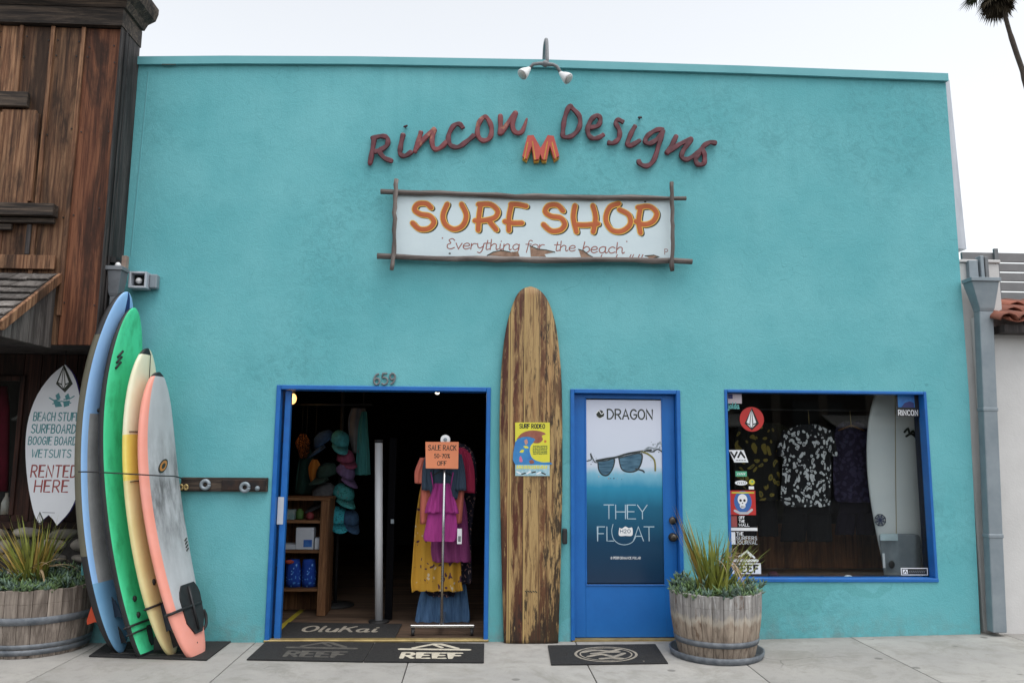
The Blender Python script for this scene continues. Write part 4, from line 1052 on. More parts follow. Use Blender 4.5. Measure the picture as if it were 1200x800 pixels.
mb = MB(); mb.tube([pY(.73+.25*k/8, -.12, .038) for k in range(9)], .003, INKDK, 5); mb.build('stringer', ty)
# pink
def zp(t, ca, sa):
    if t > .985: return BLKSOFT
    if sa < -.1: return PINK
    if t < .155 or ca > .62: return PINK
    if ca < -.93: return PINK
    return GREYD
tp, pp_ = board('coral pink surfboard with a grey deck and black tail pad, frontmost of the leaning row', (234, 768, -.42), (181, 437, -.36), .54, .085, AL, .11, outline(.5, .5, .30), zp)
pads(tp, pp_, (.075, .245, -.88, .42), 'traction_pad', BLACK, .052)
mb = MB(); mb.tube([pp_(.085, -.2, .058), pp_(.235, -.2, .058)], .012, BLKSOFT, 6); mb.build('pad_ridge', tp)
strap(tp, pp_, .165, .10, .012)
mb = MB(); c = pp_(.665, .02, .044)
for i, (rr, m) in enumerate(((.055, INKDK), (.042, mat('board_badge_orange', (.52, .22, .05), rough=.5)), (.022, INKDK))):
    e1 = (pp_(.70, .02, .044)-c).normalized(); e2 = (pp_(.665, .3, .044)-c).normalized()
    d1 = (e1*.55-e2*.83).normalized(); d2 = (e1*.83+e2*.55).normalized(); nn = d1.cross(d2)
    nn = nn if nn.x > 0 else -nn
    mb.prism([(rr*1.5*math.cos(k*math.pi/10), rr*.75*math.sin(k*math.pi/10)) for k in range(20)], frameS(c, d1, d2, nn), -.004, .003+.0015*i, m)
mb.build('badge', tp)
mb = MB()
for k in range(4): mb.tube([pp_(.355+.012*k, -.62, .040), pp_(.363+.012*k, -.78, .036)], .0065, INKDK, 5)
mb.build('logo', tp)
mb = MB(); mb.ball(pp_(.045, .0, .03), .010, BLACK, 8, 6); mb.build('leash_plug', tp)
mb = MB(); mb.tube(smooth_pts([pp_(.14, -.9, .05), pp_(.12, -1.0, .05), pp_(.09, -1.0, .04), pp_(.075, -.9, .02)], 5), .013, BLACK, 6); mb.build('leash', tp)
# thin security cable across the boards to the bar
mb = MB(); mb.tube(smooth_pts([P(92, 552.5, -.66), P(110, 552.8, -.69), P(150, 555, -.72), P(185, 557, -.68), P(206, 558, -.4), P(216, 562, -.06)], 6), .0055, BLACK, 6)
tag(mb.build('security_cable'), 'thin black security cable strung across the four leaning surfboards to the bar', 'cable')

# ================================================================== WOODEN BUILDING ON THE LEFT
YW = -.35
XE = -3.216                                          # right-hand side wall of that building
barn = thing('wooden_building', 'old brown plank building with dark cornice and shingled awning at the left edge', 'building', (-4.8, YW, 0))
w_ = lambda px, py, Y=YW: W(px, py, Y)
z_low = w_(90, 404)[1]; z_top = w_(70, 32)[1]
mb = MB(); mb.rnd = .2
mb.box(-7.2, XE-.012, YW+.03, -.006, z_low, z_top+.02, DARKW); mb.box(-7.2, XE-.06, -.0055, .2, z_low, 5.0, DARKW); mb.box(-7.2, XE-.06, .201, 6, z_low, 4.4, DARKW); mb.build('core_wall', barn)
cuts = [-7.2, -6.6, -6.1, -5.62, -5.2]+[w_(px, 60)[0] for px in (-34, -4, 24, 61, 97, 141)]
mb = MB()
for i, (a, b) in enumerate(zip(cuts, cuts[1:])):
    mb.rnd = random.random(); mb.box(a+.003, b-.003, YW+.002+.004*random.random(), YW+.029, z_low, z_top, REDW if i == len(cuts)-2 else BROWNW)
rgn = random.Random(77)
for a, b in zip(cuts, cuts[1:]):
    for zz_ in (z_low+.35, z_low+1.15, z_low+1.9, z_low+2.6, z_top-.12):
        for f in (.14, .86):
            x_ = lerp(a, b, f)+rgn.gauss(0, .01); mb.disc(x_, zz_+rgn.gauss(0, .03), .007, wallS(YW), -.004, .004, BLACK, 7)
mb.build('plank_wall', barn, bev=.003)
for a in cuts[1:-1]:
    mb = MB(); mb.rnd = random.random(); mb.box(a-.016, a+.018, YW-.020, YW+.001, w_(70, 128)[1] if a < w_(45, 60)[0] else z_low+.25, z_top, BROWNW); mb.build('batten', barn, bev=.002)
mb = MB(); mb.rnd = .2
xa = w_(141, 60)[0]; zcT = w_(70, 11)[1]
mb.box(xa, XE, YW-.03, YW+.12, z_low-.1, z_top+.02, DARKW); mb.rnd = .7; mb.box(XE-.011, XE+.002, YW+.121, -.004, z_low-.1, zcT-.1, DARKW)
mb.box(xa+.03, XE+.012, YW+.03, YW+.06, z_low-.2, z_top, DARKW)
mb.build('corner_post', barn, bev=.006)
# cornice
mb = MB(); mb.rnd = .6
zc1 = w_(70, 11)[1]; zc0 = w_(70, 31)[1]
mb.box(-7.2, XE+.01, YW-.05, .0, zc0, zc1, DARKWX)
S = lambda u, v, h: (u, v, h)
prof = [(0, zc1+.002), (-.04, zc1+.002), (-.08, zc1+.06), (-.17, zc1+.10), (-.20, zc1+.17), (-.20, zc1+.22), (0, zc1+.22)]
rings = []
rings.append([(-7.2, YW+p[0]-.02, p[1]) for p in prof]); rings.append([(XE+.004-p[0]*.75, YW+p[0]-.02, p[1]) for p in prof])
rings.append([(XE+.004-p[0]*.75, -.01, p[1]) for p in prof])
mb.loft(rings, DARKWX, smooth=False)
mb.build('cornice', barn)
# loft shutter, ledge, rails
mb = MB(); mb.rnd = .3; mb.box(-5.6, w_(37, 120)[0], YW-.07, YW-.021, w_(20, 128)[1], w_(20, 111)[1], DARKWX); mb.build('shutter_head', barn, bev=.005)
mb = MB(); xr = w_(41, 190)[0]; zt, zb_ = w_(20, 131)[1], w_(20, 240)[1]
for k in range(4):
    mb.rnd = .5+.5*random.random(); mb.box(xr-.30*(k+1)+.004, xr-.30*k-.004, YW-.048, YW-.021, zb_, zt-.02*(k % 2), BROWNW)
mb.build('shutter', barn, bev=.004)
mb = MB(); mb.rnd = .8; mb.box(xr-.006, xr+.024, YW-.054, YW-.020, zb_+.02, zt-.03, BROWNW); mb.box(xr-.012-.29, xr-.29+.018, YW-.056, YW-.049, zb_+.02, zt-.03, BROWNW); mb.build('shutter_edge', barn, bev=.003)
mb = MB(); mb.rnd = .4
mb.box(-5.6, w_(70, 250)[0], YW-.11, YW-.021, w_(30, 256)[1], w_(30, 242)[1], DARKWX); mb.rnd = .1
mb.box(-5.6, w_(68, 250)[0], YW-.06, YW-.022, w_(30, 263)[1], w_(30, 257)[1], DARKWX); mb.box(-5.6, w_(17, 268)[0], YW-.05, YW-.022, w_(10, 271)[1], w_(10, 264)[1], DARKWX)
mb.build('ledge', barn, bev=.004)
mb = MB(); mb.rnd = .6; mb.box(-5.6, w_(67, 308)[0], YW-.045, YW-.021, w_(30, 316)[1], w_(30, 300)[1], BROWNW); mb.box(w_(33, 280)[0], w_(38, 280)[0], YW-.04, YW-.021, w_(30, 299)[1], w_(30, 264)[1], DARKW); mb.build('rail', barn, bev=.003)
# shingled awning
ra = P(68, 322, YW-.02); ax_ = ra.x
d = None
for k in range(200):                                  # find the depth where the eave reaches the photo's edge
    Y = YW-.01*k; x, z = W(0, 379, Y)
    if x > ax_: d = Y; break
ez = W(0, 379, d)[1]
aw = MB(); rgs = random.Random(4); nr = 7
sl_v = Vector((0, d-YW, ez-ra.z)); 
mb = aw
for r_ in range(nr):
    x = ax_; t0, t1 = r_/nr, (r_+1.28)/nr
    x -= rgs.random()*.08 if r_ % 2 else 0
    xx = ax_
    while xx > -6.4:
        wd = .14+.12*rgs.random(); mb.rnd = rgs.random()
        a = xx-wd; off = .012+.004*(nr-r_)*0+.006*rgs.random()
        p0 = Vector((a, YW, ra.z))+sl_v*t0; tt = t1+.03*rgs.random(); p1 = Vector((a, YW, ra.z))+sl_v*tt
        nrm = Vector((0, sl_v.z, -sl_v.y)).normalized(); nrm = nrm if nrm.z > 0 else -nrm
        mb.obox(p0+nrm*.004, (wd-.006, 0, 0), p1-p0+nrm*(.022+off*.5), nrm*.012, SHING)
        xx = a
roofp = aw.build('awning', barn)
mb = MB(); mb.rnd = .8
nrm = Vector((0, sl_v.z, -sl_v.y)).normalized(); nrm = nrm if nrm.z > 0 else -nrm
mb.obox(Vector((ax_+.004, YW-.022, ra.z))-nrm*.06, (.03, 0, 0), sl_v, nrm*.075, BROWNW)
mb.build('barge_board', roofp, bev=.004)
zbot = w_(62, 408)[1]
mb = MB(); rgs = random.Random(9)
n = 6
for k in range(n):
    y0 = lerp(YW-.03, d+.05, k/n); y1 = lerp(YW-.03, d+.05, (k+1)/n); mb.rnd = rgs.random()
    f = lambda y: ra.z+(y-YW)/(d-YW)*(ez-ra.z)-.055
    vs = [(ax_-.03, y0-.003, zbot), (ax_-.03, y1+.003, zbot), (ax_-.03, y1+.003, f(y1)), (ax_-.03, y0-.003, f(y0)), (ax_, y0-.003, zbot), (ax_, y1+.003, zbot), (ax_, y1+.003, f(y1)), (ax_, y0-.003, f(y0))]
    mb.add(vs, [(0, 1, 2, 3), (7, 6, 5, 4), (0, 4, 5, 1), (1, 5, 6, 2), (2, 6, 7, 3), (3, 7, 4, 0)], GREYW)
mb.rnd = .2; mb.box(-6.4, ax_-.001, d+.05, d+.08, zbot, ez-.03, GREYW)
mb.box(-6.4, ax_-.031, d+.081, YW-.03, zbot+.01, zbot+.03, DARKW)
mb.build('awning_cheek', roofp)
# dark storefront below
YF = .36
mb = MB(); zl_ = w_(50, 612, YF)[1]; zsill = zl_
wxr = w_(20, 520, YF)[0]; wz1 = w_(5, 446, YF)[1]; wz0 = w_(5, 603, YF)[1]
DKRED = wood('dark_storefront_wood', (.008, .005, .004), (.026, .011, .008), (.055, .022, .015))
mb.rnd = .4; cutx = [wxr, wxr+.16, w_(60, 500, YF)[0], w_(85, 500, YF)[0], XE-.09]
for a, b in zip(cutx, cutx[1:]):
    mb.rnd = random.random(); mb.box(a+.002, b-.002, YF, YF+.05, zsill, z_low-.002, DKRED)
mb.rnd = .3; mb.box(-7.2, wxr-.002, YF, YF+.05, wz1, z_low-.002, DKRED); mb.box(-7.2, wxr-.002, YF, YF+.05, zsill, wz0, DKRED)
mb.box(-7.2, XE-.102, YF+.051, YF+.07, zsill-.02, wz0-.01, DARKW)
mb.box(wxr+.05, XE-.102, YF+.051, 5, zsill, z_low-.003, DARKIN)
mb.build('storefront_wall', barn, bev=.004)
mb = MB(); mb.rnd = .9; mb.box(wxr-.012, wxr+.03, YF-.02, YF-.002, wz0, wz1+.05, DKRED); mb.box(-7.2, wxr-.013, YF-.02, YF-.002, wz1, wz1+.045, DKRED)
mb.rnd = .5; mb.box(-7.2, XE-.08, YF-.06, YF-.021, zsill-.05, zsill+.012, DKRED)
fr_ = mb.build('storefront_window_frame', barn, bev=.004)
mb = MB(); mb.box(-7.2, wxr-.003, YF+.02, YF+.026, wz0+.001, wz1-.001, GLASS); mb.build('storefront_pane', barn)
mb = MB(); mb.box(-7.2, wxr+.04, YF+1.2, YF+1.25, 0, z_low, DARKIN); mb.box(-7.2, wxr+.04, YF+.052, YF+1.19, wz0-.05, wz0-.012, DARKW); mb.build('storefront_inside', barn)
# river stone base
mb = MB(); mb.rnd = .2
mb.box(-7.2, XE-.085, YF+.0, YF+.3, -.05, zsill-.052, MORTAR)
rgs = random.Random(12); z = .05
while z < zsill-.08:
    hh = .085+.05*rgs.random(); x = XE-.12-.1*rgs.random()
    while x > -5.6:
        ww = .06+.10*rgs.random()**1.3; mb.rnd = rgs.random(); h2 = hh*rgs.uniform(.36, .56); o0 = len(mb.v)
        mb.ball((x-ww, YF-.0, z+hh/2+rgs.gauss(0, .008)), 1, STONE, 16, 10, (ww*.92, .05+.04*rgs.random(), h2))
        cx0 = Vector((x-ww, YF, z+hh/2)); sd_ = rgs.random()*50; ti = rgs.gauss(0, .12)
        for q_ in range(o0, len(mb.v)):
            v_ = Vector(mb.v[q_])-cx0; f_ = 1+.22*noise.noise(v_*9+Vector((sd_, 0, 0))); v_ = v_*f_
            mb.v[q_] = (cx0.x+v_.x-v_.z*ti, cx0.y+v_.y, cx0.z+v_.z+v_.x*ti)
        x -= 2*ww*1.02+.012
    z += hh*1.05
mb.build('stone_base', barn)
# things seen in its window
mb = MB(); A = P(2, 500, YF+.3)
rings = []
for py, l, r in ((452, -30, 8), (480, -34, 11), (540, -34, 10), (575, -30, 9)):
    x0, z = W(l, py, YF+.3); x1, _ = W(r, py, YF+.3); c, h_ = (x0+x1)/2, (x1-x0)/2
    rings.append([(c+h_*math.cos(k*math.pi/8), YF+.3+.06*math.sin(k*math.pi/8)+.015*math.sin(k*2.3), z) for k in range(16)])
mb.loft(rings, mat('crimson_cloth', (.20, .008, .030), (.14, .006, .02), rough=.9))
tag(mb.build('hanging_cloth'), 'crimson cloth hanging inside the dark window at the far left', 'cloth')
mb = MB(); A = P(6, 603, YF+.12); A.z = wz0-.010
mb.lathe([(.035, 0), (.04, .01), (.04, .11), (.02, .16), (.014, .17), (.014, .2)], A, mat('bottle_plastic', (.55, .52, .48), (.45, .35, .25), rough=.35, scale=12), 16)
tag(mb.build('bottle'), 'small white bottle on the sill inside the far left window', 'bottle')

# white fish-tail sign board
YB = .06; S = wallS(YB)
WB_ = mat('white_sign_board', (.78, .80, .84), (.73, .75, .80), rough=.4, scale=3)
PURP = mat('violet_edge', (.10, .05, .35), rough=.5)
ol = [(76, 427), (84, 436), (90, 450), (94, 470), (96, 500), (95.5, 540), (91, 575), (82, 598), (66.5, 615.5), (57, 603), (46.5, 614.5), (40, 602), (34, 575), (30.5, 545), (30, 515), (34, 488), (44, 462), (60, 440)]
t_ = thing('board_sign', 'white fish-tail surfboard sign listing rentals, hung on the dark wooden storefront', 'sign', (W(62, 615, YB)[0], YB, W(62, 615, YB)[1]))
mb = MB(); o2 = [W(a, b, YB) for a, b in ol]
o3 = []
for i, p in enumerate(o2):
    pass
smo = [tuple(v) for v in smooth_pts([W(*q, YB) for q in ol[:9]], 3)]+[tuple(v) for v in smooth_pts([W(*q, YB) for q in ol[8:11]], 2)][1:]+[tuple(v) for v in smooth_pts([W(*q, YB) for q in ol[10:]]+[W(*ol[0], YB)], 3)][1:-1]
mb.prism(smo, S, -.03, 0, WB_, PURP); mb.build('panel', t_)
mb = MB(); A = P(76, 429, YB+.012); mb.tube([A, (A.x, A.y, z_low+.002)], .004, BLACK, 6); mb.build('hanging_cord', t_)
TL = mat('sign_teal_ink', (.06, .24, .27), (.10, .30, .33), rough=.6, scale=20); RD = mat('sign_red_ink', (.32, .06, .055), (.26, .05, .05), rough=.6, scale=20)
mb = MB()
for txt, p0, p1, py, hp, m, stt in (('BEACH STUFF', 39, 96, 492.5, 9.5, TL, .13), ('SURFBOARDS', 36.5, 96.5, 507, 10, TL, .13), ('BOOGIE BOARDS', 33, 98.5, 520.5, 9, TL, .13), ('WETSUITS', 37, 82.5, 535.5, 9, TL, .13), ('RENTED', 36, 89.5, 558.5, 13.5, RD, .12), ('HERE', 40, 79, 576, 13.5, RD, .12)):
    x0, z0 = W(p0, py, YB); x1, _ = W(p1, py, YB); _, z1 = W(p0, py-hp, YB)
    mb.text(txt, S, x0, z0, z1-z0, m, w=min(x1, W(94, py, YB)[0] if txt != 'BEACH STUFF' else W(92.5, py, YB)[0])-x0, stroke=stt, lift=.0008, slant=.05)
def spoly(b, pts, m, h, Y): b.prism([W(a, c, Y) for a, c in pts], wallS(Y), 0, h, m)
def gem(b, cx, cy, s, Y, white=WHITEP, dark=INKDK, h0=0, ring=True):
    k = lambda X, Y_: (cx+X*s, cy+Y_*s)
    if ring: spoly(b, [k(.04, -1.25), k(.80, .45), k(.12, 1.2), k(-.66, .45)], dark, h0+.0008, Y)
    spoly(b, [k(0, -.95), k(.10, .55), k(0, .82), k(-.12, .55)], white, h0+.0014, Y)
    spoly(b, [k(-.06, -.8), k(-.18, .45), k(-.46, .32)], white, h0+.0014, Y); spoly(b, [k(.06, -.8), k(.46, .32), k(.18, .45)], white, h0+.0014, Y)
    spoly(b, [k(-.42, .44), k(-.16, .58), k(-.06, .84)], white, h0+.0014, Y)
    spoly(b, [k(.42, .44), k(.06, .84), k(.16, .58)], white, h0+.0014, Y)
mb.build('lettering', t_)
mb = MB(); gem(mb, 74.5, 443.5, 13.5, YB); mb.build('emblem', t_)
mb = MB(); gem(mb, 46.5, 607, 6.5, YB); mb.build('emblem', t_)
mb = MB()
for q in ([(65, 463), (69, 460), (71, 466), (67, 469)], [(76, 464), (80, 460.5), (82, 466), (78, 469)], [(62, 468), (70, 470), (73, 476), (65, 477)], [(74, 470), (82, 469), (81, 475), (75, 477)]):
    spoly(mb, q, TL, .001, YB)
for q in (((58, 466), (63, 469), (70, 468)), ((75, 468), (82, 467), (87, 464)), ((62, 473), (72, 470), (83, 472))): mb.ribbon([W(*a, YB) for a in q], .010, S, .0016, TL)
mb.build('turtle_drawing', t_)
mb = MB(); mb.ribbon([W(50, 600, YB), W(64, 600.5, YB)], .006, S, .001, mat('sign_grey_ink', (.35, .36, .40), rough=.6)); mb.build('small_print', t_)

# ================================================================== WHITE BUILDING ON THE RIGHT
nb = thing('white_building', 'white stucco building with a clay tile eave at the right edge', 'building', (6.2, 0, 0))
YR = -.012
x0 = W(1166, 560, YR)[0]+.0; xl = W(1146, 400, .05)[0]; ztile = W(1185, 346, YR)[1]; zt = W(1155, 308, .05)[1]
mb = MB(); mb.box(4.62, W(1173, 330, .05)[0], .06, .4, -.1, zt, WHITEW); mb.box(W(1172, 330, .05)[0], 10, .401, 6, -.1, ztile-.25, WHITEW)
vs = []
mb.box(W(1171, 745, YR)[0]-.01, 10, YR, .058, -.1, W(1185, 372, YR)[1], WHITEW)
mb.build('wall', nb, bev=.008)
mb = MB(); mb.box(4.615, W(1172, 310, .04)[0]+.01, .04, .42, zt+.001, zt+.03, WHITEW); mb.build('pier_cap', nb, bev=.006)
TILE = mat('clay_roof_tile', (.30, .10, .06), (.22, .075, .048), rough=.8, scale=9, rndcol=.6, bump=.2)
mb = MB(); rgs = random.Random(8)
ez_ = W(1185, 379, -.24)[1]
for r_ in range(3):
    y0 = -.20+r_*.26; zz = ez_+.05+r_*.105; ex = W(1171.5+5*r_, 370-10*r_, y0-.06)[0]
    for k in range(26):
        mb.rnd = rgs.random(); cx = ex+.09+k*.185+rgs.gauss(0, .006); rings = []
        for (yy, zz_, rr) in ((y0-.06, zz-.022, .098), (y0+.34, zz+.10, .082)):
            rings.append([(cx+rr*math.cos(math.pi*j/8), yy, zz_+rr*.75*math.sin(math.pi*j/8)) for j in range(9)]+[(cx+(rr-.016)*math.cos(math.pi*(8-j)/8), yy, zz_+(rr-.016)*.75*math.sin(math.pi*(8-j)/8)) for j in range(9)])
        mb.loft(rings, TILE)
        mb.rnd = rgs.random(); cx += .0925
        for_ = []
        for (yy, zz_, rr) in ((y0-.04, zz-.0, .085), (y0+.34, zz+.115, .075)):
            for_.append([(cx+rr*math.cos(math.pi*j/6), yy, zz_-rr*.55*math.sin(math.pi*j/6)+.01) for j in range(7)]+[(cx+(rr-.014)*math.cos(math.pi*(6-j)/6), yy, zz_-(rr-.014)*.55*math.sin(math.pi*(6-j)/6)+.01) for j in range(7)])
        mb.loft(for_, TILE)
mb.build('tile_eave', nb)
ex = W(1178, 380, -.2)[0]; mb = MB(); mb.box(ex, 10, -.19, YR-.002, W(1185, 389, -.19)[1], ez_+.0, DARKW); mb.build('eave_beam', nb)
# roof fence of grey slats
YQ = .9
fnc = thing('slat_fence', 'grey horizontal slat screen on the roof above the clay tiles', 'fence', (6.2, YQ, W(1165, 350, YQ)[1]))
mb = MB(); a = W(1127, 296, YQ)
SLAT = mat('grey_slat_paint', (.20, .20, .205), (.17, .17, .175), rough=.6)
for i, (p0, p1) in enumerate(((296, 306.5), (308.3, 317.5), (319.3, 328.8), (330.3, 340.3), (342, 352))):
    mb.box(a[0], 10, YQ, YQ+.03, W(1165, p1, YQ)[1], W(1165, p0, YQ)[1], SLAT)
mb.build('slats', fnc, bev=.004)
for px in (1165, 1222, 1280):
    x, z = W(px, 292, YQ); mb = MB(); mb.box(x-.02, x+.022, YQ-.03, YQ-.002, W(px, 356, YQ)[1], z, GREYP); mb.build('post', fnc)

# ================================================================== PALM BEHIND THE BUILDING
YPM = 22
palm = thing('palm_tree', 'tall thin fan palm against the sky at the upper right corner', 'palm tree', (W(1250, 300, YPM)[0], YPM, -.13))
BARK = mat('palm_bark', (.085, .066, .052), (.05, .04, .032), rough=.9, scale=9, bump=.5, bscale=30)
tr = [P(px, py, YPM) for px, py in ((1173, -8), (1177, 14), (1182, 34), (1191, 62), (1201, 92), (1216, 150), (1232, 240))]
gx = tr[-1].x+.8; tr += [Vector((gx, YPM, 5)), Vector((gx+.4, YPM, -.13))]
mb = MB(); mb.tube(smooth_pts(tr, 5), [.085]*12+[.10]*8+[.13]*12+[.18]*(len(smooth_pts(tr, 5))-32), BARK, 10); mb.build('trunk', palm)
mb = MB(); rgs = random.Random(21); C0 = P(1165, -22, YPM)
FR = mat('palm_frond', (.075, .10, .03), (.045, .065, .02), rough=.6, rndcol=.9); SK = mat('palm_dead_skirt', (.075, .055, .03), (.045, .034, .02), rough=.9, rndcol=.9)
for k in range(120):
    az = rgs.random()*2*math.pi; el = rgs.uniform(-1.35, 1.2); m = FR if el > -.6 else SK
    d1 = Vector((math.cos(az)*math.cos(el), math.sin(az)*math.cos(el), math.sin(el)))
    L = rgs.uniform(.3, 1.05) if el > -.5 else rgs.uniform(.15, .6); mb.rnd = rgs.random()
    e = C0+Vector((.1, 0, -.02-.4*(el < -.6)))+d1*L; mb.tube([C0, e], [.02, .012], m, 5)
    side = d1.cross(Vector((0, 0, 1))).normalized(); up = side.cross(d1)
    for j in range(15):
        b = -1.25+2.5*j/14; q = d1*math.cos(b)+side*math.sin(b); LL = .75*(1-.25*abs(b)/1.25)*rgs.uniform(.8, 1.1)
        tip = e+q*LL+Vector((0, 0, -.22*LL-.1*abs(b)*rgs.random())); wv = q.cross(up).normalized()*.035
        mid = e+q*LL*.55+Vector((0, 0, -.03))
        mb.add([e, mid+wv, tip, mid-wv], [(0, 1, 2, 3)], m)
mb.build('crown', palm)

# ================================================================== BARREL PLANTERS AND PLANTS
def barrel(label, c, rt, rb, H, mats_, hoops, saucer=None):
    t = thing('barrel_planter', label, 'planter', c, 'half barrel planters on the pavement')
    rg = random.Random(int(c[0]*100)); n = 26; z00 = .02 if saucer else .0
    R = lambda f: lerp(rb, rt, f)+.018*math.sin(math.pi*f)
    mb = MB()
    for k in range(n):
        mb.rnd = rg.random(); a0 = 2*math.pi*(k+.012)/n; a1 = 2*math.pi*(k+.988)/n; rings = []
        hh = H+rg.gauss(0, .004)
        for f in (0, .2, .4, .6, .8, 1):
            ring = []
            for (aa, dr) in ((a0, -.003), ((a0+a1)/2, .002), (a1, -.003), (a1, -.032), (a0, -.032)):
                r = R(f)+dr; ring.append((c[0]+r*math.cos(aa), c[1]+r*math.sin(aa), c[2]+z00+hh*f))
            rings.append(ring)
        sp = [r for r in rings]
        mb.loft(rings[:5], mats_[1], smooth=False, caps=True) if mats_[0] is mats_[1] else (mb.loft(rings[:4], mats_[1], smooth=False))
        if mats_[0] is not mats_[1]: mb.loft(rings[3:], mats_[0], smooth=False)
        else: mb.loft(rings[4:], mats_[1], smooth=False)
    mb.build('staves', t, bev=.003)
    mb = MB(); mb.lathe([(.004, H*.905), (.02, H*.9), (R(.9)-.03, H*.88)], (c[0], c[1], c[2]+z00), SOIL, caps=False); mb.build('soil', t)
    for f0, f1 in hoops:
        mb = MB(); mb.rnd = rg.random()
        mb.lathe([(R(f0)+.002, H*f0), (R(f0)+.008, H*f0), (R(f1)+.008, H*f1), (R(f1)+.002, H*f1)], (c[0], c[1], c[2]+z00), HOOP, 48, caps=False); mb.build('hoop', t)
    if saucer:
        mb = MB(); mb.lathe([(.01, .0), (saucer*.97, .0), (saucer, .02), (saucer+.008, .055), (saucer-.006, .055), (saucer-.02, .016), (.01, .014)], c, HOOP, 48, caps=False); mb.build('saucer', t)
    return t
def blades(mb, base, n, rg, L, spread, m, w=.016, up=1.0, az0=0, az1=2*math.pi, droop=.3, r0=.04):
    for k in range(n):
        az = rg.uniform(az0, az1); el = rg.uniform(*spread); ln = L*rg.uniform(.65, 1.1); mb.rnd = rg.random()
        b = Vector(base)+Vector((rg.gauss(0, r0), rg.gauss(0, r0), 0)); p = b.copy()
        dirv = Vector((math.cos(az)*math.cos(el), math.sin(az)*math.cos(el), math.sin(el)))
        side = Vector((-math.sin(az+rg.gauss(0, .6)), math.cos(az), 0)).normalized(); vs = []
        nn = 6
        for i in range(nn+1):
            f = i/nn; ww = w*(1-f)**.7*(.6+.4*min(1, f*5)) if i < nn else .0006
            vs += [p+side*ww/2, p+dirv.cross(side)*ww*.18, p-side*ww/2]
            p = p+dirv*ln/nn; dirv = (dirv+Vector((0, 0, -droop/nn*f*2))).normalized()
        fs = []
        for i in range(nn): fs += [(i*3, i*3+1, i*3+4, i*3+3), (i*3+1, i*3+2, i*3+5, i*3+4)]
        mb.add(vs, fs, m, True)
def fan(mb, base, tip, n, rg, L, m, ang=1.1, w=.02):
    base, tip = Vector(base), Vector(tip); d1 = (tip-base).normalized(); mb.rnd = rg.random()
    mb.tube([base, base.lerp(tip, .5), tip], [.010, .008, .006], m, 5)
    side = d1.cross(Vector((.25, 1, .1))).normalized()
    for k in range(n):
        b = ang*(2*k/(n-1)-1); q = (d1*math.cos(b)+side*math.sin(b)).normalized(); ln = L*(1-.22*abs(b)/ang)*rg.uniform(.85, 1.08); mb.rnd = rg.random()
        wv = Vector((0, 1, 0)).cross(q).normalized()*w*.5; fold = Vector((0, -1, 0))*w*.3
        rows = []
        for f, s_ in ((0, .25), (.3, .9), (.65, 1), (1, .03)):
            p = tip+q*ln*f+Vector((0, -.04*f*f, -.06*f*f*ln)); rows += [p+wv*s_, p+fold*s_, p-wv*s_]
        fs = []
        for i in range(3): fs += [(i*3, i*3+1, i*3+4, i*3+3), (i*3+1, i*3+2, i*3+5, i*3+4)]
        mb.add(rows, fs, m, True)
def succulents(label, c, R, z, n, seed, tall=.12, over=0):
    rg = random.Random(seed); mb = MB()
    for k in range(n):
        a = rg.uniform(0, 2*math.pi); r = R*math.sqrt(rg.random()); b = Vector((c[0]+r*math.cos(a), c[1]+r*math.sin(a), z-.02))
        stem = rg.uniform(.35, 1)*tall*(1.7 if noise.noise((b.x*7, b.y*7, seed)) > .15 else .75); lean = Vector((math.cos(a), math.sin(a), 0))*(r/R)**2*rg.uniform(.2, 1.0)+Vector((rg.gauss(0, .25), rg.gauss(0, .25), 1))
        lean.normalize(); m = SUCCB if rg.random() < .45 else SUCC
        for j in range(rg.randint(5, 8)):
            f = rg.uniform(.15, 1); p = b+lean*stem*f; az = rg.uniform(0, 2*math.pi); el = rg.uniform(.1, 1.2); ln = rg.uniform(.038, .075); mb.rnd = rg.random()
            d1 = (Vector((math.cos(az)*math.cos(el), math.sin(az)*math.cos(el), math.sin(el)))+lean*.4).normalized()
            mb.tube([p, p+d1*ln*.5, p+d1*ln], [.0045, .0080, .0015], m, 5)
    return tag(mb.build('succulents'), label, 'succulents', None, 'stuff')
# right planter
g = G(839, 781); cB = (W(839, 745, g.y+.37)[0], g.y+.37, 0.0)
cB = (cB[0], cB[1], ground_z(cB[0]))
barrel('bleached half barrel planter in a metal saucer beside the blue door', cB, .372, .305, .50, (STAVEG, STAVEG), [(.20, .29)], .375)
zr_ = cB[2]+.02+.50
succulents('low grey-green succulents filling the bleached barrel beside the blue door', cB, .35, zr_-.03, 250, 3, .095)
mb = MB(); rg = random.Random(31); bs = (cB[0]+.0, cB[1]-.05, zr_-.05)
blades(mb, (bs[0]-.02, bs[1], bs[2]), 75, rg, .54, (1.05, 1.5), LEAFG, .027, az0=-3.6, az1=.5, droop=.12)
blades(mb, (bs[0]-.06, bs[1], bs[2]), 20, rg, .74, (1.10, 1.30), LEAFY, .027, az0=2.7, az1=3.5, droop=.04, r0=.02)
blades(mb, (bs[0]-.06, bs[1], bs[2]), 22, rg, .64, (1.12, 1.36), LEAFG, .026, az0=2.6, az1=3.6, droop=.05, r0=.02)
blades(mb, (bs[0]+.03, bs[1], bs[2]), 20, rg, .52, (.75, 1.2), LEAFG, .024, az0=-.6, az1=.5, droop=.55)
blades(mb, (bs[0]+.05, bs[1], bs[2]+.30), 24, rg, .30, (-.6, .9), LEAFD, .016, az0=-1.6, az1=.6, droop=2.2, r0=.04)
blades(mb, (bs[0]+.05, bs[1], bs[2]+.22), 10, rg, .26, (.2, 1.0), LEAFY, .016, az0=-.7, az1=.5, droop=1.5, r0=.03)
mb.tube([(bs[0]+.02, bs[1], bs[2]-.05), (bs[0]+.03, bs[1], bs[2]+.22)], [.035, .02], LEAFD, 8)
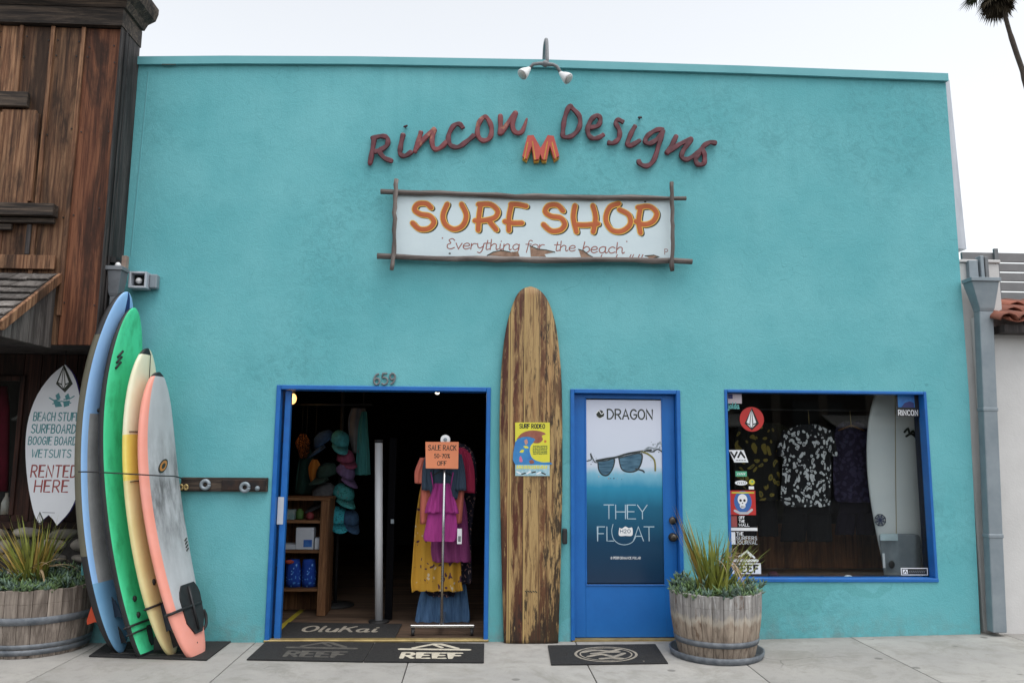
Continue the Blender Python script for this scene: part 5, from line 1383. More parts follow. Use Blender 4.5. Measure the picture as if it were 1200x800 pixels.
tag(mb.build('spiky_plant'), 'spiky yellow-green palm with withered leaves in the barrel beside the blue door', 'plant')
# left planter
g = G(42, 774); cA = (W(44, 740, g.y+.43)[0], g.y+.43, 0)
barrel('brown half barrel planter with two hoops by the stone wall', cA, .435, .385, .52, (STAVE, STAVE), [(.50, .61), (.05, .13), (.14, .21)])
succulents('blue-green succulents filling the brown barrel by the stone wall', cA, .41, .50, 380, 5, .10)
mb = MB(); rg = random.Random(33); b0 = Vector((cA[0]-.03, cA[1]-.06, .46))
for n, L, sp, a0_, a1_, m, dr in ((46, .60, (.85, 1.40), 2.5, 3.8, LEAFG, .25), (30, .58, (.70, 1.25), 2.6, 4.0, LEAFY, .35), (36, .58, (1.0, 1.5), -1.2, .7, LEAFG, .12), (18, .56, (1.0, 1.45), -.9, .4, LEAFY, .12), (26, .50, (.5, 1.1), 2.4, 5.2, LEAFG, .5), (30, .52, (1.15, 1.55), 0, 6.28, LEAFG, .1)):
    blades(mb, (b0.x, b0.y, b0.z), n, rg, L, sp, m, .024, az0=a0_, az1=a1_, droop=dr, r0=.03)
blades(mb, (b0.x+.05, b0.y-.03, b0.z+.2), 6, rg, .28, (-.3, .6), LEAFD, .03, az0=-1, az1=.3, droop=2.0)
tag(mb.build('fan_palm'), 'young fan palm with yellowing fronds in the brown barrel by the stone wall', 'plant')

# ================================================================== MATS
def floor_mat(label, corners, name='door_mat', z=.004, art=None):
    # corners: front-left, front-right, back-right, back-left in photo pixels
    g = [G(*c, z) for c in corners]; mb = MB()
    asp = ((g[1]-g[0]).length+(g[2]-g[3]).length)/((g[3]-g[0]).length+(g[2]-g[1]).length)
    S0_ = lambda u, v, h: (g[0].lerp(g[1], u)).lerp(g[3].lerp(g[2], u), v)+Vector((0, 0, h))
    S_ = lambda u, v, h: S0_(u/asp, v, h)
    n = 10
    ed = [(k/n, 0) for k in range(n)]+[(1, k/n) for k in range(n)]+[(1-k/n, 1) for k in range(n)]+[(0, 1-k/n) for k in range(n)]
    mb.prism(ed, S0_, 0, .008, MATBLK)
    if art: art(mb, S_, asp)
    return tag(mb.build(name), label, 'mat')
def reef(ink):
    def f(mb, S_, A):
        mb.text('REEF', S_, .30*A, .17, .27, ink, w=.50*A, stroke=.24, lift=.0092, gap=.34, dome=.0005)
        R = lambda pts, w: mb.ribbon([(a*A, b) for a, b in pts], w, S_, .0092, ink, dome=.0005)
        R([(.26, .63), (.86, .63)], .085); R([(.37, .70), (.54, .93), (.60, .93), (.76, .70)], .07); R([(.54, .90), (.62, .74)], .06)
    return f
floor_mat('black doormat with faded REEF lettering at the open doorway, left of a pair', [(289, 773), (425.5, 775.5), (439, 753.2), (313, 750.8)], art=reef(MATINKF))
floor_mat('black doormat with bright REEF lettering at the open doorway, right of a pair', [(426.5, 775.5), (567, 776.5), (567.5, 754.5), (440, 753.2)], art=reef(MATINKB))
def dragon(mb, S_, A):
    E = [(.50*A+.27*A*math.cos(k*math.pi/16), .47+.38*math.sin(k*math.pi/16)) for k in range(33)]
    mb.ribbon(E, .035, S_, .0092, MATINK, cap=False, dome=.0004); mb.ribbon([(.5*A+(a-.5*A)*.85, .47+(b-.47)*.83) for a, b in E], .02, S_, .0092, MATINK, cap=False, dome=.0004)
    for pts in ([(.30, .58), (.42, .68), (.55, .62), (.64, .72)], [(.34, .36), (.46, .46), (.56, .34), (.66, .50)], [(.44, .24), (.54, .27), (.62, .24)], [(.38, .50), (.5, .56), (.62, .58)]):
        mb.ribbon([tuple(v) for v in smooth_pts([(a*A, b) for a, b in pts], 4)], .07, S_, .0092, MATINK, dome=.0004)
    mb.disc(.80*A, .10, .012, S_, .008, .0092, MATINK, 8)
floor_mat('black doormat with a round grey emblem in front of the blue door', [(646, 779), (783, 777.5), (768, 755), (642, 756.5)], art=dragon)
def plain(mb, S_, A):
    for k in range(9): mb.ribbon([((.16+.08*k)*A, .18+.02*(k % 2)), ((.21+.08*k)*A, .20)], .05, S_, .0092, MATINKF, dome=.0004)
    for k in range(6): mb.ribbon([((.25+.1*k)*A, .42), ((.30+.1*k)*A, .44)], .05, S_, .0092, MATINKF, dome=.0004)
floor_mat('black rubber mat under the tails of the leaning surfboards', [(104, 769), (242, 773.5), (271, 751.5), (128, 752)], art=plain)
def oluk(mb, S_, A):
    mb.text('OluKai', S_, .17*A, .42, .34, MATINK, w=.64*A, stroke=.15, lift=.0092, gap=.25, slant=.12, dome=.0004)
floor_mat('black mat with OluKai lettering just inside the open doorway', [(322, 749), (462, 749.3), (471, 731.5), (338, 729.5)], z=.0105, art=oluk)

# ================================================================== INSIDE THE OPEN DOORWAY
# pale post
A = G(444, 728, .01); topz = W(444, 515, A.y)[1]
post = thing('steel_post', 'pale steel post with a black cap standing inside the open doorway', 'post', (A.x, A.y, .01))
tx = W(444, 515, A.y)[0]; mb = MB(); mb.tube([(A.x, A.y, .012), (tx, A.y, topz-.03)], .038, STEEL, 20); mb.build('tube', post)
mb = MB(); mb.tube([(tx, A.y, topz-.029), (tx, A.y, topz)], .042, BLACK, 20); mb.build('cap', post)
mb = MB(); mb.lathe([(.01, 0), (.10, 0), (.10, .012), (.045, .02)], (A.x, A.y, .008), BLACK, 20); mb.build('foot', post)
# glass door frame folded behind the post
mb = MB(); mb.box(A.x+.045, A.x+.115, A.y+.06, A.y+.12, .02, topz+.02, mat('matt_black_panel', (.004, .004, .005), rough=.95, spec=.05)); mb.box(A.x+.085, A.x+.115, A.y+.015, A.y+.029, .93, .97, GALV)
tag(mb.build('black_panel'), 'dark panel with a small metal catch behind the steel post', 'panel')
# shelf
YH = 1.05
sx0 = W(312, 650, YH)[0]; sx1 = W(384, 650, YH)[0]; szt = W(355, 586, YH)[1]
shelf = thing('wooden_shelf', 'low brown wooden shelf unit inside the left of the doorway', 'shelf', (sx1-.3, YH+.15, .01))
mb = MB(); mb.rnd = .5; mb.box(sx1-.085, sx1, YH-.02, YH+.32, .01, szt, SHELFV); mb.build('side_panel', shelf, bev=.003)
mb = MB(); mb.rnd = .3; mb.box(sx0-.14, sx0-.1, YH, YH+.32, .01, szt, SHELFV); mb.build('side_panel', shelf, bev=.003)
mb = MB(); mb.rnd = .2; mb.box(sx0-.099, sx1-.086, YH+.30, YH+.32, .01, szt, SHELFV); mb.build('back_panel', shelf)
shz = []
for py in (612, 647, 692):
    mb = MB(); mb.rnd = random.random(); z = W(350, py, YH)[1]; shz.append(z+.025); mb.box(sx0-.099, sx1-.086, YH-.005, YH+.299, z-.006, z+.024, SKIN_SHELF); mb.build('shelf_board', shelf, bev=.003)
mb = MB(); mb.rnd = .5; mb.box(sx0-.14, sx1+.01, YH-.03, YH+.33, szt+.001, szt+.03, SKIN_SHELF); mb.build('top_board', shelf, bev=.003)
def shelf_item(name, label, cat, px0, px1, py0, zbase, dep, m, shape='box', extra=None, yoff=.02):
    x0, zt_ = W(px0, py0, YH+yoff); x1, _ = W(px1, py0, YH+yoff); mb = MB(); mb.rnd = random.random()
    if shape == 'box': mb.box(x0, x1, YH+yoff, YH+yoff+dep, zbase+.001, zt_, m)
    if extra: extra(mb, x0, x1, zbase, zt_, YH+yoff)
    return tag(mb.build(name, bev=.004), label, cat)
BOXW = mat('white_carton', (.50, .53, .58), (.44, .47, .52), rough=.7, scale=6); BLUEC = mat('blue_pack', (.015, .06, .32), (.04, .16, .45), rough=.5, scale=18)
def lab(mb, x0, x1, z0, z1, y): mb.rect(lerp(x0, x1, .45), lerp(x0, x1, .92), lerp(z0, z1, .12), lerp(z0, z1, .45), wallS(y), .0, .002, BLUEC)
shelf_item('carton', 'tall white carton with a blue label on the middle of the shelf', 'box', 347, 368, 618, shz[1], .12, BOXW, extra=lab)
shelf_item('carton', 'flat white carton lying at the left end of the shelf', 'box', 325, 346, 637.5, shz[1], .16, BOXW)
shelf_item('carton', 'small white carton standing at the right end of the shelf', 'box', 368.8, 375.5, 630, shz[1], .12, BOXW)
def bagshape(px0, px1, label):
    mb = MB(); rings = []; rg = random.Random(px0)
    for py, k in ((689, .95), (680, 1.0), (668, 1.0), (660, .92), (655, .8)):
        x0, z = W(px0, py, YH+.08); x1, _ = W(px1, py, YH+.08); c, h_ = (x0+x1)/2, (x1-x0)/2*k
        z = max(z, shz[2]+.001) if py < 689 else shz[2]+.001
        rings.append([(c+h_*math.cos(j*math.pi/9)+.004*math.sin(j*5+py), YH+.10+.05*math.sin(j*math.pi/9)+.010*math.sin(j*3.3+py), z) for j in range(18)])
    mb.loft(rings, pattern('blue_cellophane', (.012, .05, .30), (.06, .22, .60), (.35, .5, .75), 26, .32)); return tag(mb.build('packet'), label, 'packet')
bagshape(334, 352, 'crumpled blue packet at the left of the lowest shelf')
bagshape(353, 370, 'crumpled blue packet at the right of the lowest shelf')
mb = MB(); A = P(339, 658, YH+.05); mb.ball((A.x, A.y, A.z), .03, mat('red_cloth', (.40, .06, .03), rough=.8), 10, 6, (1.6, 1, .7)); tag(mb.build('red_toy'), 'small red object resting on the blue packets', 'toy')
for (p0, p1, py, m, lb_) in ((333, 345, 597, mat('pale_goods', (.25, .28, .28), (.10, .2, .2), rough=.7, scale=20), 'grey goods box on the upper shelf'), (347, 356, 596, mat('green_goods', (.05, .12, .02), rough=.7), 'small green jar on the upper shelf'), (359, 368, 600, mat('red_goods', (.20, .025, .03), rough=.7), 'small red tin on the upper shelf')):
    if 'box' in lb_: shelf_item('goods_box', lb_, 'box', p0, p1, py, shz[0], .1, m)
    else:
        x0, zt_ = W(p0, py, YH+.1); x1, _ = W(p1, py, YH+.1); r = (x1-x0)/2; mb = MB(); mb.lathe([(r*.9, 0), (r, .01), (r, (zt_-shz[0])*.75), (r*.6, (zt_-shz[0])*.85), (r*.6, zt_-shz[0])], ((x0+x1)/2, YH+.1, shz[0]+.001), m, 16); tag(mb.build('jar'), lb_, 'jar')
# white notice on the folded door edge
mb = MB(); a = W(326, 582, .048); b_ = W(331.5, 614, .048); mb.box(a[0], b_[0], .044, .049, b_[1], a[1], BOXW); tag(mb.build('paper_notice'), 'narrow white paper notice stuck on the blue door edge', 'notice')
# yellow tape on the floor
mb = MB(); a, b_ = G(325, 738, .008), G(370, 701, .008); dv = (b_-a).normalized(); sv = Vector((dv.y, -dv.x, 0))*.028
mb.add([a+sv, b_+sv, b_-sv, a-sv], [(0, 1, 2, 3)], mat('yellow_tape', (.42, .34, .02), (.3, .25, .03), rough=.7, scale=15)); mb.add([a+sv-Vector((0, 0, .002)), b_+sv-Vector((0, 0, .002)), b_-sv-Vector((0, 0, .002)), a-sv-Vector((0, 0, .002))], [(3, 2, 1, 0)], MATS['yellow_tape'])
tag(mb.build('floor_tape'), 'strip of yellow tape on the shop floor before the shelf', 'tape')
# hats and cloths hanging on a slim stand
YC = 1.45
sx_ = W(396, 560, YC)[0]
stand = thing('hat_stand', 'slim dark pole stand carrying caps inside the doorway', 'stand', (sx_, YC+.12, .01))
mb = MB(); mb.tube([(sx_, YC+.12, .01), (sx_, YC+.12, 2.3)], .018, BLACK, 10); mb.build('pole', stand)
mb = MB(); mb.lathe([(.01, 0), (.20, 0), (.20, .015), (.03, .03)], (sx_, YC+.12, .008), BLACK, 20); mb.build('foot', stand)
rgs = random.Random(2)
CAPS = [(382, 515, 17, (.02, .06, .14), 'navy cap at the top left of the hat stand'), (398, 514, 15, (.06, .33, .36), 'turquoise cap at the top right of the hat stand'), (384, 552, 16, (.012, .04, .03), 'black-green cap with a white tag in the middle of the hat stand'), (381, 578, 19, (.10, .10, .105), 'grey cap low on the left of the hat stand'), (402, 577, 17, (.05, .26, .26), 'teal patterned cap low on the right of the hat stand'), (404, 552, 15, (.16, .10, .22), 'purple cap below the pink cap on the hat stand'), (405, 535, 14, (.28, .06, .12), 'pink cap on the right of the hat stand'), (396, 604, 17, (.04, .32, .38), 'bright aqua cap at the bottom of the hat stand'), (410, 606, 14, (.03, .08, .16), 'dark blue cap at the bottom right of the hat stand')]
for i, (px, py, s_, c, lb_) in enumerate(CAPS):
    A = P(px, py, YC-.02*(i % 3)); r = s_*.0072
    m = mat('cap_cloth_%d' % i, c, tuple(x*.6 for x in c), rough=.85, scale=30) if i not in (4, 7) else pattern('cap_pattern_%d' % i, c, tuple(x*.5 for x in c), (.4, .42, .5), 40, .4)
    t = thing('baseball_cap', lb_, 'cap', (A.x, A.y, A.z-r), 'caps on the hat stand')
    sgn = 1 if px > 395 else -1; yawc = sgn*rgs.uniform(.35, 1.0); M_ = Matrix.Rotation(yawc, 3, 'Z') @ Matrix.Rotation(rgs.uniform(.25, .6), 3, 'X') @ Matrix.Rotation(rgs.uniform(-.25, .25), 3, 'Y')
    tr_ = lambda p: A+M_ @ (Vector(p)*r)+Vector((0, 0, -.25*r))
    mb = MB(); rings = []
    for k in range(9):
        th = k/8*math.pi/2; rr = max(.02, math.cos(th)**.75); hh = 1.02*math.sin(th)
        rings.append([tr_((rr*.95*math.cos(j*math.pi/12), rr*1.08*math.sin(j*math.pi/12)*(1+.0*hh), hh*(1-.12*math.sin(j*math.pi/12)*-1*(k < 5)))) for j in range(24)])
    mb.loft(rings, m); mb.ball(tr_((0, 0, 1.02)), r*.09, m, 8, 5); mb.build('crown', t)
    mb = MB(); R1 = []
    for k in range(11):
        f = k/10*2-1; an = f*1.05; e0 = (.93*math.sin(an), -1.05*math.cos(an), .02); L_ = 1.05*(1-f*f)**.6+.02; dr = -.32*f*f
        e1 = (e0[0]*1.02, e0[1]-L_, .02-.22*L_+dr)
        R1.append([tr_(e0), tr_(e1), tr_((e1[0], e1[1], e1[2]-.05)), tr_((e0[0], e0[1], e0[2]-.05))])
    mb.loft(R1, m); mb.build('brim', t)
# loft body used for every garment: rows of (photo y, left, right)
def garment(mb, rows, Y, dep, m, folds=5, amp=.012, ph=0, n=40, sub=5):
    rows = [tuple(v) for v in smooth_pts([tuple(r) for r in rows], sub)]; rings = []; N = len(rows)
    for i, (py, l, r) in enumerate(rows):
        x0, z = W(l, py, Y); x1, _ = W(r, py, Y); c, h_ = (x0+x1)/2, (x1-x0)/2; f = i/(N-1); ring = []
        for k in range(n):
            a = 2*math.pi*k/n; ca, sa = math.cos(a), math.sin(a)
            wv = 1.5*amp*(.3+f)*math.sin(folds*ca*2.2+ph+f*1.2)+amp*.7*math.sin(folds*ca*5.1+ph*2+f*3)
            ring.append((c+h_*ca, Y-dep*(sa if sa > 0 else sa)*(.6+.4*f)+wv, z+amp*.5*math.sin(folds*ca*3+ph)*(1 if i == N-1 else 0)))
        rings.append(ring)
    mb.loft(rings, m)
def cloth(name, label, cat, rows, Y, dep, m, group=None, sleeves=(), straps=(), **kw):
    mb = MB(); garment(mb, rows, Y, dep, m, **kw)
    for s_ in sleeves: garment(mb, s_, Y+.005, dep*.8, m, folds=2, amp=.006)
    for (a, b_) in straps: mb.tube([P(*a, Y-dep*.5), P((a[0]+b_[0])/2, (a[1]+b_[1])/2, Y-dep*.8), P(*b_, Y-dep*.5)], .006, m, 6)
    return tag(mb.build(name), label, cat, group)
GREYC = mat('grey_towel', (.16, .155, .16), (.12, .12, .125), rough=.95); TEALC = mat('teal_towel', (.055, .25, .24), (.04, .19, .19), rough=.95, stretch=(20, 1, 1))
cloth('towel', 'grey towel hanging above the teal towel inside the doorway', 'towel', [(478, 412, 428), (492, 408, 430), (510, 409, 429), (530, 413, 424)], 1.5, .05, GREYC, folds=3)
cloth('towel', 'teal fringed towel hanging beside the hat stand inside the doorway', 'towel', [(482, 424, 430), (500, 420, 431), (530, 418, 433), (553, 416, 434), (556, 416, 434)], 1.46, .04, TEALC, folds=3)
cloth('flower_garland', 'orange garland hanging at the dark left of the doorway', 'garland', [(508, 352, 358), (518, 346, 364), (528, 349, 362), (536, 352, 358)], 1.5, .06, pattern('orange_petals', (.05, .018, .008), (.42, .13, .02), None, 60, .4), folds=6, amp=.02)
cloth('hanging_shirt', 'orange shirt hanging behind the caps inside the doorway', 'shirt', [(538, 366, 372), (546, 362, 376), (556, 362, 376), (566, 364, 372)], 1.48, .05, mat('orange_cloth', (.46, .16, .02), rough=.9), folds=3)
cloth('hanging_shirt', 'dark green shirt hanging left of the orange shirt inside the doorway', 'shirt', [(520, 356, 362), (540, 350, 368), (570, 346, 370), (578, 346, 368)], 1.62, .05, mat('bottle_green_cloth', (.012, .05, .04), rough=.9), folds=3)
# ceiling rail carrying them
mb = MB(); A0 = W(335, 474, 1.5); A1 = W(436, 474, 1.5); mb.tube([(A0[0], 1.5, A0[1]), (A1[0], 1.5, A1[1])], .010, BLACK, 8)
for f in (.1, .9): x = lerp(A0[0], A1[0], f); mb.tube([(x, 1.5, A0[1]), (x, 1.5, 2.62)], .006, BLACK, 6)
for px, py in ((354, 506), (369, 536), (359, 518), (420, 477), (427, 481)): x, z = W(px, py, 1.5); mb.tube([(x, 1.5, z), (x, 1.5, A0[1])], .003, BLACK, 5)
tag(mb.build('hanging_rail'), 'thin black rail with hooks under the shop ceiling', 'rail')
# bulbs
WARM = emit_mat('warm_bulb', (1.0, .50, .16), 1.6); WHT = emit_mat('white_bulb', (1.0, .9, .75), 1.5)
def bulb(px, py, Y, r, m, label, power, colr):
    A = P(px, py, Y); t = thing('hanging_bulb', label, 'lamp', (A.x, A.y, A.z-r))
    mb = MB(); mb.ball(A, r, m, 14, 9, (1, 1, 1.2)); mb.build('globe', t)
    mb = MB(); mb.tube([(A.x, A.y, A.z+r*1.05), (A.x, A.y, A.z+r*1.9)], r*.45, BLACK, 10); mb.tube([(A.x, A.y, A.z+r*1.9), (A.x, A.y, 2.625)], .005, BLACK, 6); mb.build('socket', t)
    l = bpy.data.lights.new('bulb_light', 'POINT'); l.energy = power; l.color = colr; l.shadow_soft_size = r
    o = bpy.data.objects.new('bulb_light', l); col.objects.link(o); o.parent = t; o.location = (0, -r*1.6, r)
bulb(342, 467, 1.25, .050, WARM, 'glowing amber bulb hanging at the upper left inside the doorway', 1.0, (1, .6, .3))
bulb(512.5, 458.5, 1.9, .030, WHT, 'small white bulb high on the right inside the doorway', 1.2, (1, .85, .65))

# ================================================================== SALE RACK
YK = .42
B0 = G(481, 736, .0); YK = G(518, 737, .06).y
rack = thing('clothes_rack', 'wheeled metal clothes rack carrying sale dresses in the open doorway', 'clothes rack', (W(518, 735, YK)[0], YK, .006))
def bx2(px0, px1, py0, py1, Y, th, m, mb):
    a, b_ = W(px0, py1, Y), W(px1, py0, Y); mb.box(a[0], b_[0], Y-th/2, Y+th/2, a[1], b_[1], m)
mb = MB(); bx2(481, 556, 731.5, 735, YK, .03, CHROME, mb); xk = W(518, 700, YK)[0]; zk = W(518, 733, YK)[1]
mb.box(xk-.02, xk+.02, YK+.016, YK+.95, zk-.012, zk+.012, CHROME); mb.build('base_bar', rack, bev=.004)
mb = MB(); ztop = W(518, 521, YK)[1]; mb.tube([(xk, YK, zk), (xk, YK, ztop)], .013, CHROME, 12); mb.tube([(xk, YK+.95, zk), (xk, YK+.95, ztop)], .013, CHROME, 12); mb.build('upright', rack)
mb = MB(); mb.tube([(xk, YK-.02, ztop), (xk, YK+.97, ztop)], .014, CHROME, 12); mb.build('top_rail', rack)
mb = MB(); A = P(522, 515, YK+.0); mb.tube([(A.x, YK-.03, A.z), (A.x, YK+.05, A.z)], .045, PORC, 20); mb.tube([(A.x, YK-.035, A.z), (A.x, YK-.031, A.z)], .018, GALV, 14); mb.build('end_knob', rack, bev=.01)
for px in (484, 553):
    x, z = W(px, 735, YK); mb = MB(); mb.tube([(x-.013, YK, .034), (x+.013, YK, .034)], .027, BLACK, 14); mb.box(x-.016, x+.016, YK-.012, YK+.012, .04, zk-.018, BLACK); mb.build('caster', rack)
for s_ in (-.02, .02):
    mb = MB(); mb.tube([(xk+s_-.01, YK+.93, .034), (xk+s_+.01, YK+.93, .034)], .027, BLACK, 14); mb.box(xk+s_-.01, xk+s_+.01, YK+.92, YK+.94, .04, zk-.014, BLACK); mb.build('caster', rack)
# the garments hang one behind the other
grp = 'garments on the sale rack'
MAG = mat('magenta_cloth', (.34, .030, .21), (.26, .022, .16), rough=.85, stretch=(7, 7, .9), bump=.9, bscale=4.5); CORC = mat('coral_cloth', (.62, .17, .12), (.52, .13, .09), rough=.85, stretch=(7, 7, .9), bump=.9, bscale=4.5)
DEN = mat('denim_dark', (.040, .068, .105), (.030, .05, .08), rough=.9, scale=20, stretch=(7, 7, .9), bump=.9, bscale=4.5); DEN2 = mat('denim_blue', (.055, .13, .26), (.10, .20, .36), rough=.9, scale=10, stretch=(6, 6, 1), bump=1.0, bscale=5)
PLUM = mat('plum_cloth', (.28, .05, .19), (.21, .036, .14), rough=.85, stretch=(7, 7, .9), bump=.9, bscale=4.5); REDC = mat('raspberry_cloth', (.48, .03, .09), (.38, .02, .07), rough=.85, stretch=(7, 7, .9), bump=.9, bscale=4.5)
FLOY = pattern('mustard_floral', (.60, .33, .045), (.66, .56, .40), (.10, .045, .07), 15, .30, thr2=.34)
FLOD = pattern('dark_floral', (.03, .028, .045), (.38, .22, .20), (.50, .46, .40), 30, .32)
def hanger(mb, px0, px1, py, Y):
    a, b_ = P(px0, py+6, Y), P(px1, py+6, Y); m_ = P((px0+px1)/2, py, Y)
    mb.tube([a, m_, b_], .006, BLACK, 6); mb.tube([m_, (m_.x, Y, ztop+.016)], .003, CHROME, 6)
y = YK+.10
def g_(name, label, cat, rows, dy, m, **kw):
    return cloth(name, label, cat, rows, YK+dy, kw.pop('dep', .034), m, grp, **kw)
g_('camisole', 'magenta strappy camisole with tiered hem, front of the sale rack', 'top', [(566, 509, 527), (578, 505, 530), (588, 502, 532), (600, 500, 535)], .09, MAG, sleeves=([(582, 503, 532), (590, 500, 535), (601, 497.5, 538)], [(598, 502, 534), (615, 499, 536), (629, 496, 536.5), (634, 498, 534)]), straps=(((505, 553), (508, 572)), ((531, 553), (528, 572))), folds=5)
g_('denim_jacket', 'short-sleeved dark denim shirt behind the magenta camisole on the sale rack', 'shirt', [(522, 511, 529), (530, 503, 538), (545, 500, 541), (560, 500, 541), (572, 503, 538), (584, 506, 536)], .14, DEN, sleeves=([(532, 499, 508), (548, 495, 508), (574, 494, 509)], [(532, 534, 541), (550, 533, 545), (574, 532, 547)]), folds=4)
g_('coral_top', 'coral short-sleeved top behind the denim shirt on the sale rack', 'shirt', [(528, 508, 530), (538, 496, 542), (560, 494, 545), (590, 492, 543), (613, 492, 541)], .20, CORC, sleeves=([(536, 492, 503), (552, 486, 500), (566, 486, 498)],), folds=5)
g_('raspberry_tee', 'raspberry tee shirt at the right of the sale rack', 'shirt', [(524, 520, 543), (532, 515, 550), (560, 512, 548), (576, 514, 546)], .27, REDC, sleeves=([(530, 541, 551), (550, 544, 556), (577, 546, 557)],), folds=4)
g_('plum_dress', 'plum sleeveless dress with uneven hem on the sale rack', 'dress', [(560, 512, 536), (590, 508, 546), (620, 506, 549), (645, 505, 551), (658, 507, 552)], .33, PLUM, folds=6)
g_('mustard_dress', 'long mustard floral dress on the sale rack', 'dress', [(545, 500, 532), (575, 492, 536), (610, 487, 538), (650, 484, 540), (680, 482, 541), (692, 483, 543)], .41, FLOY, folds=7, amp=.016)
g_('floral_blouse', 'dark floral blouse with long hem at the back of the sale rack', 'blouse', [(520, 524, 545), (535, 520, 557), (570, 522, 559), (620, 520, 553), (660, 520, 553), (683, 522, 553)], .50, FLOD, folds=5)
g_('denim_skirt', 'long blue denim skirt with floral waist at the bottom of the sale rack', 'skirt', [(678, 497, 545), (690, 494, 547), (705, 490, 549), (722, 487, 551), (731, 485, 550)], .58, DEN2, folds=8, amp=.018)
cloth('floral_camisole', 'small dark floral top above the denim skirt on the sale rack', 'top', [(655, 500, 540), (672, 494, 540), (684, 492, 538), (698, 503, 532)], YK+.52, .03, FLOD, grp, folds=4)
for (a, b_, py, dy, wh) in ((503, 533, 551, .07, 'magenta camisole'), (500, 541, 523, .14, 'dark denim shirt'), (495, 543, 528, .20, 'coral top'), (512, 550, 523, .27, 'raspberry tee'), (508, 540, 545, .33, 'plum dress'), (500, 533, 540, .41, 'mustard dress'), (518, 556, 519, .50, 'dark floral blouse'), (500, 545, 650, .58, 'denim skirt')):
    mb = MB(); hanger(mb, a+4, b_-4, py, YK+dy); tag(mb.build('coat_hanger'), 'thin black coat hanger holding the %s on the sale rack' % wh, 'hanger', 'coat hangers on the sale rack')
mb = MB(); a, b_ = W(536, 619, YK+.03), W(541, 637, YK+.03); mb.box(a[0], b_[0], YK+.028, YK+.030, b_[1], a[1], WHITEP); mb.rect(a[0]+.008, b_[0]-.008, b_[1]+.02, b_[1]+.07, wallS(YK+.028), .0, .001, GREYP)
tag(mb.build('price_tag'), 'white price tag dangling beside the magenta camisole', 'tag')
# orange sale card
YT = YK-.035; S = wallS(YT); mb = MB()
SALM = mat('salmon_card', (.74, .25, .12), (.70, .23, .11), rough=.7, scale=4)
c = [W(499, 548.5, YT), W(537, 549, YT), W(537.5, 517.5, YT), W(498.5, 517.5, YT)]; mb.prism(c, S, -.006, 0, SALM)
for txt, p0, p1, py, hp in (('SALE RACK', 502, 534.5, 527, 5.6), ('50-70%', 509, 527, 536.2, 4.6), ('OFF', 512.5, 523, 545, 4.8)):
    x0, z0 = W(p0, py, YT); x1, _ = W(p1, py, YT); _, z1 = W(p0, py-hp, YT); mb.text(txt, S, x0, z0, z1-z0, INKDK, w=x1-x0, stroke=.17, lift=.0006)
tag(mb.build('sale_card'), 'salmon orange card reading SALE RACK on top of the clothes rack', 'sign')

# ================================================================== WINDOW DISPLAY
YV = .42
BW = pattern('monochrome_shapes', (.012, .012, .014), (.62, .62, .63), (.22, .22, .225), 24, .43, (1, 1, .8), thr2=.24)
YLW = pattern('dark_hibiscus', (.010, .010, .009), (.20, .15, .03), (.07, .075, .035), 11, .34)
PRP = pattern('purple_batik', (.018, .013, .030), (.038, .032, .065), (.03, .055, .08), 20, .50)
BLKC = mat('black_shorts_cloth', (.004, .004, .005), (.006, .006, .007), rough=.95, spec=.1); PRPC = mat('aubergine_cloth', (.008, .006, .013), rough=.95, spec=.1)
gw = 'shirts and shorts hung in the display window'
cloth('aloha_shirt', 'black and white patterned shirt in the middle of the display window', 'shirt', [(497, 938, 958), (503, 924, 970), (512, 919, 973), (545, 917, 974), (580, 915, 974), (590, 917, 973), (593, 922, 970)], YV, .035, BW, gw, folds=3, amp=.008, sleeves=([(504, 917, 928), (520, 912, 925), (534, 910, 922)], [(504, 966, 975), (520, 968, 979), (534, 970, 981)]))
cloth('aloha_shirt', 'dark shirt with yellow flowers at the left of the display window', 'shirt', [(494, 878, 898), (500, 866, 908), (515, 860, 913), (545, 860, 914), (578, 861, 914), (586, 864, 912)], YV+.06, .035, YLW, gw, folds=3, amp=.008)
cloth('aloha_shirt', 'purple patterned shirt beside the white board in the display window', 'shirt', [(494, 988, 1006), (500, 980, 1018), (515, 977, 1026), (550, 976, 1028), (582, 978, 1028), (588, 984, 1026)], YV+.09, .035, PRP, gw, folds=3, amp=.008)
def shorts(label, l, r, y0, y1, Y, m):
    mb = MB(); mid = (l+r)/2
    garment(mb, [(y0, l+2, r-2), (y0+8, l+1, r-1), (y0+14, l, r)], Y, .035, m, 3, .006)
    garment(mb, [(y0+13, l, mid+1), (lerp(y0, y1, .6), l-2, mid), (y1, l-3, mid-1.5)], Y, .035, m, 3, .008); garment(mb, [(y0+13, mid-1, r), (lerp(y0, y1, .6), mid, r+2), (y1, mid+1.5, r+3)], Y, .035, m, 3, .008, 1)
    return tag(mb.build('board_shorts'), label, 'shorts', gw)
shorts('plain black shorts under the black and white shirt in the display window', 918, 973, 588, 634, YV+.05, BLKC)
shorts('black shorts under the yellow flowered shirt in the display window', 866, 910, 582, 628, YV+.12, BLKC)
shorts('dark aubergine shorts under the purple shirt in the display window', 982, 1024, 586, 626, YV+.14, PRPC)
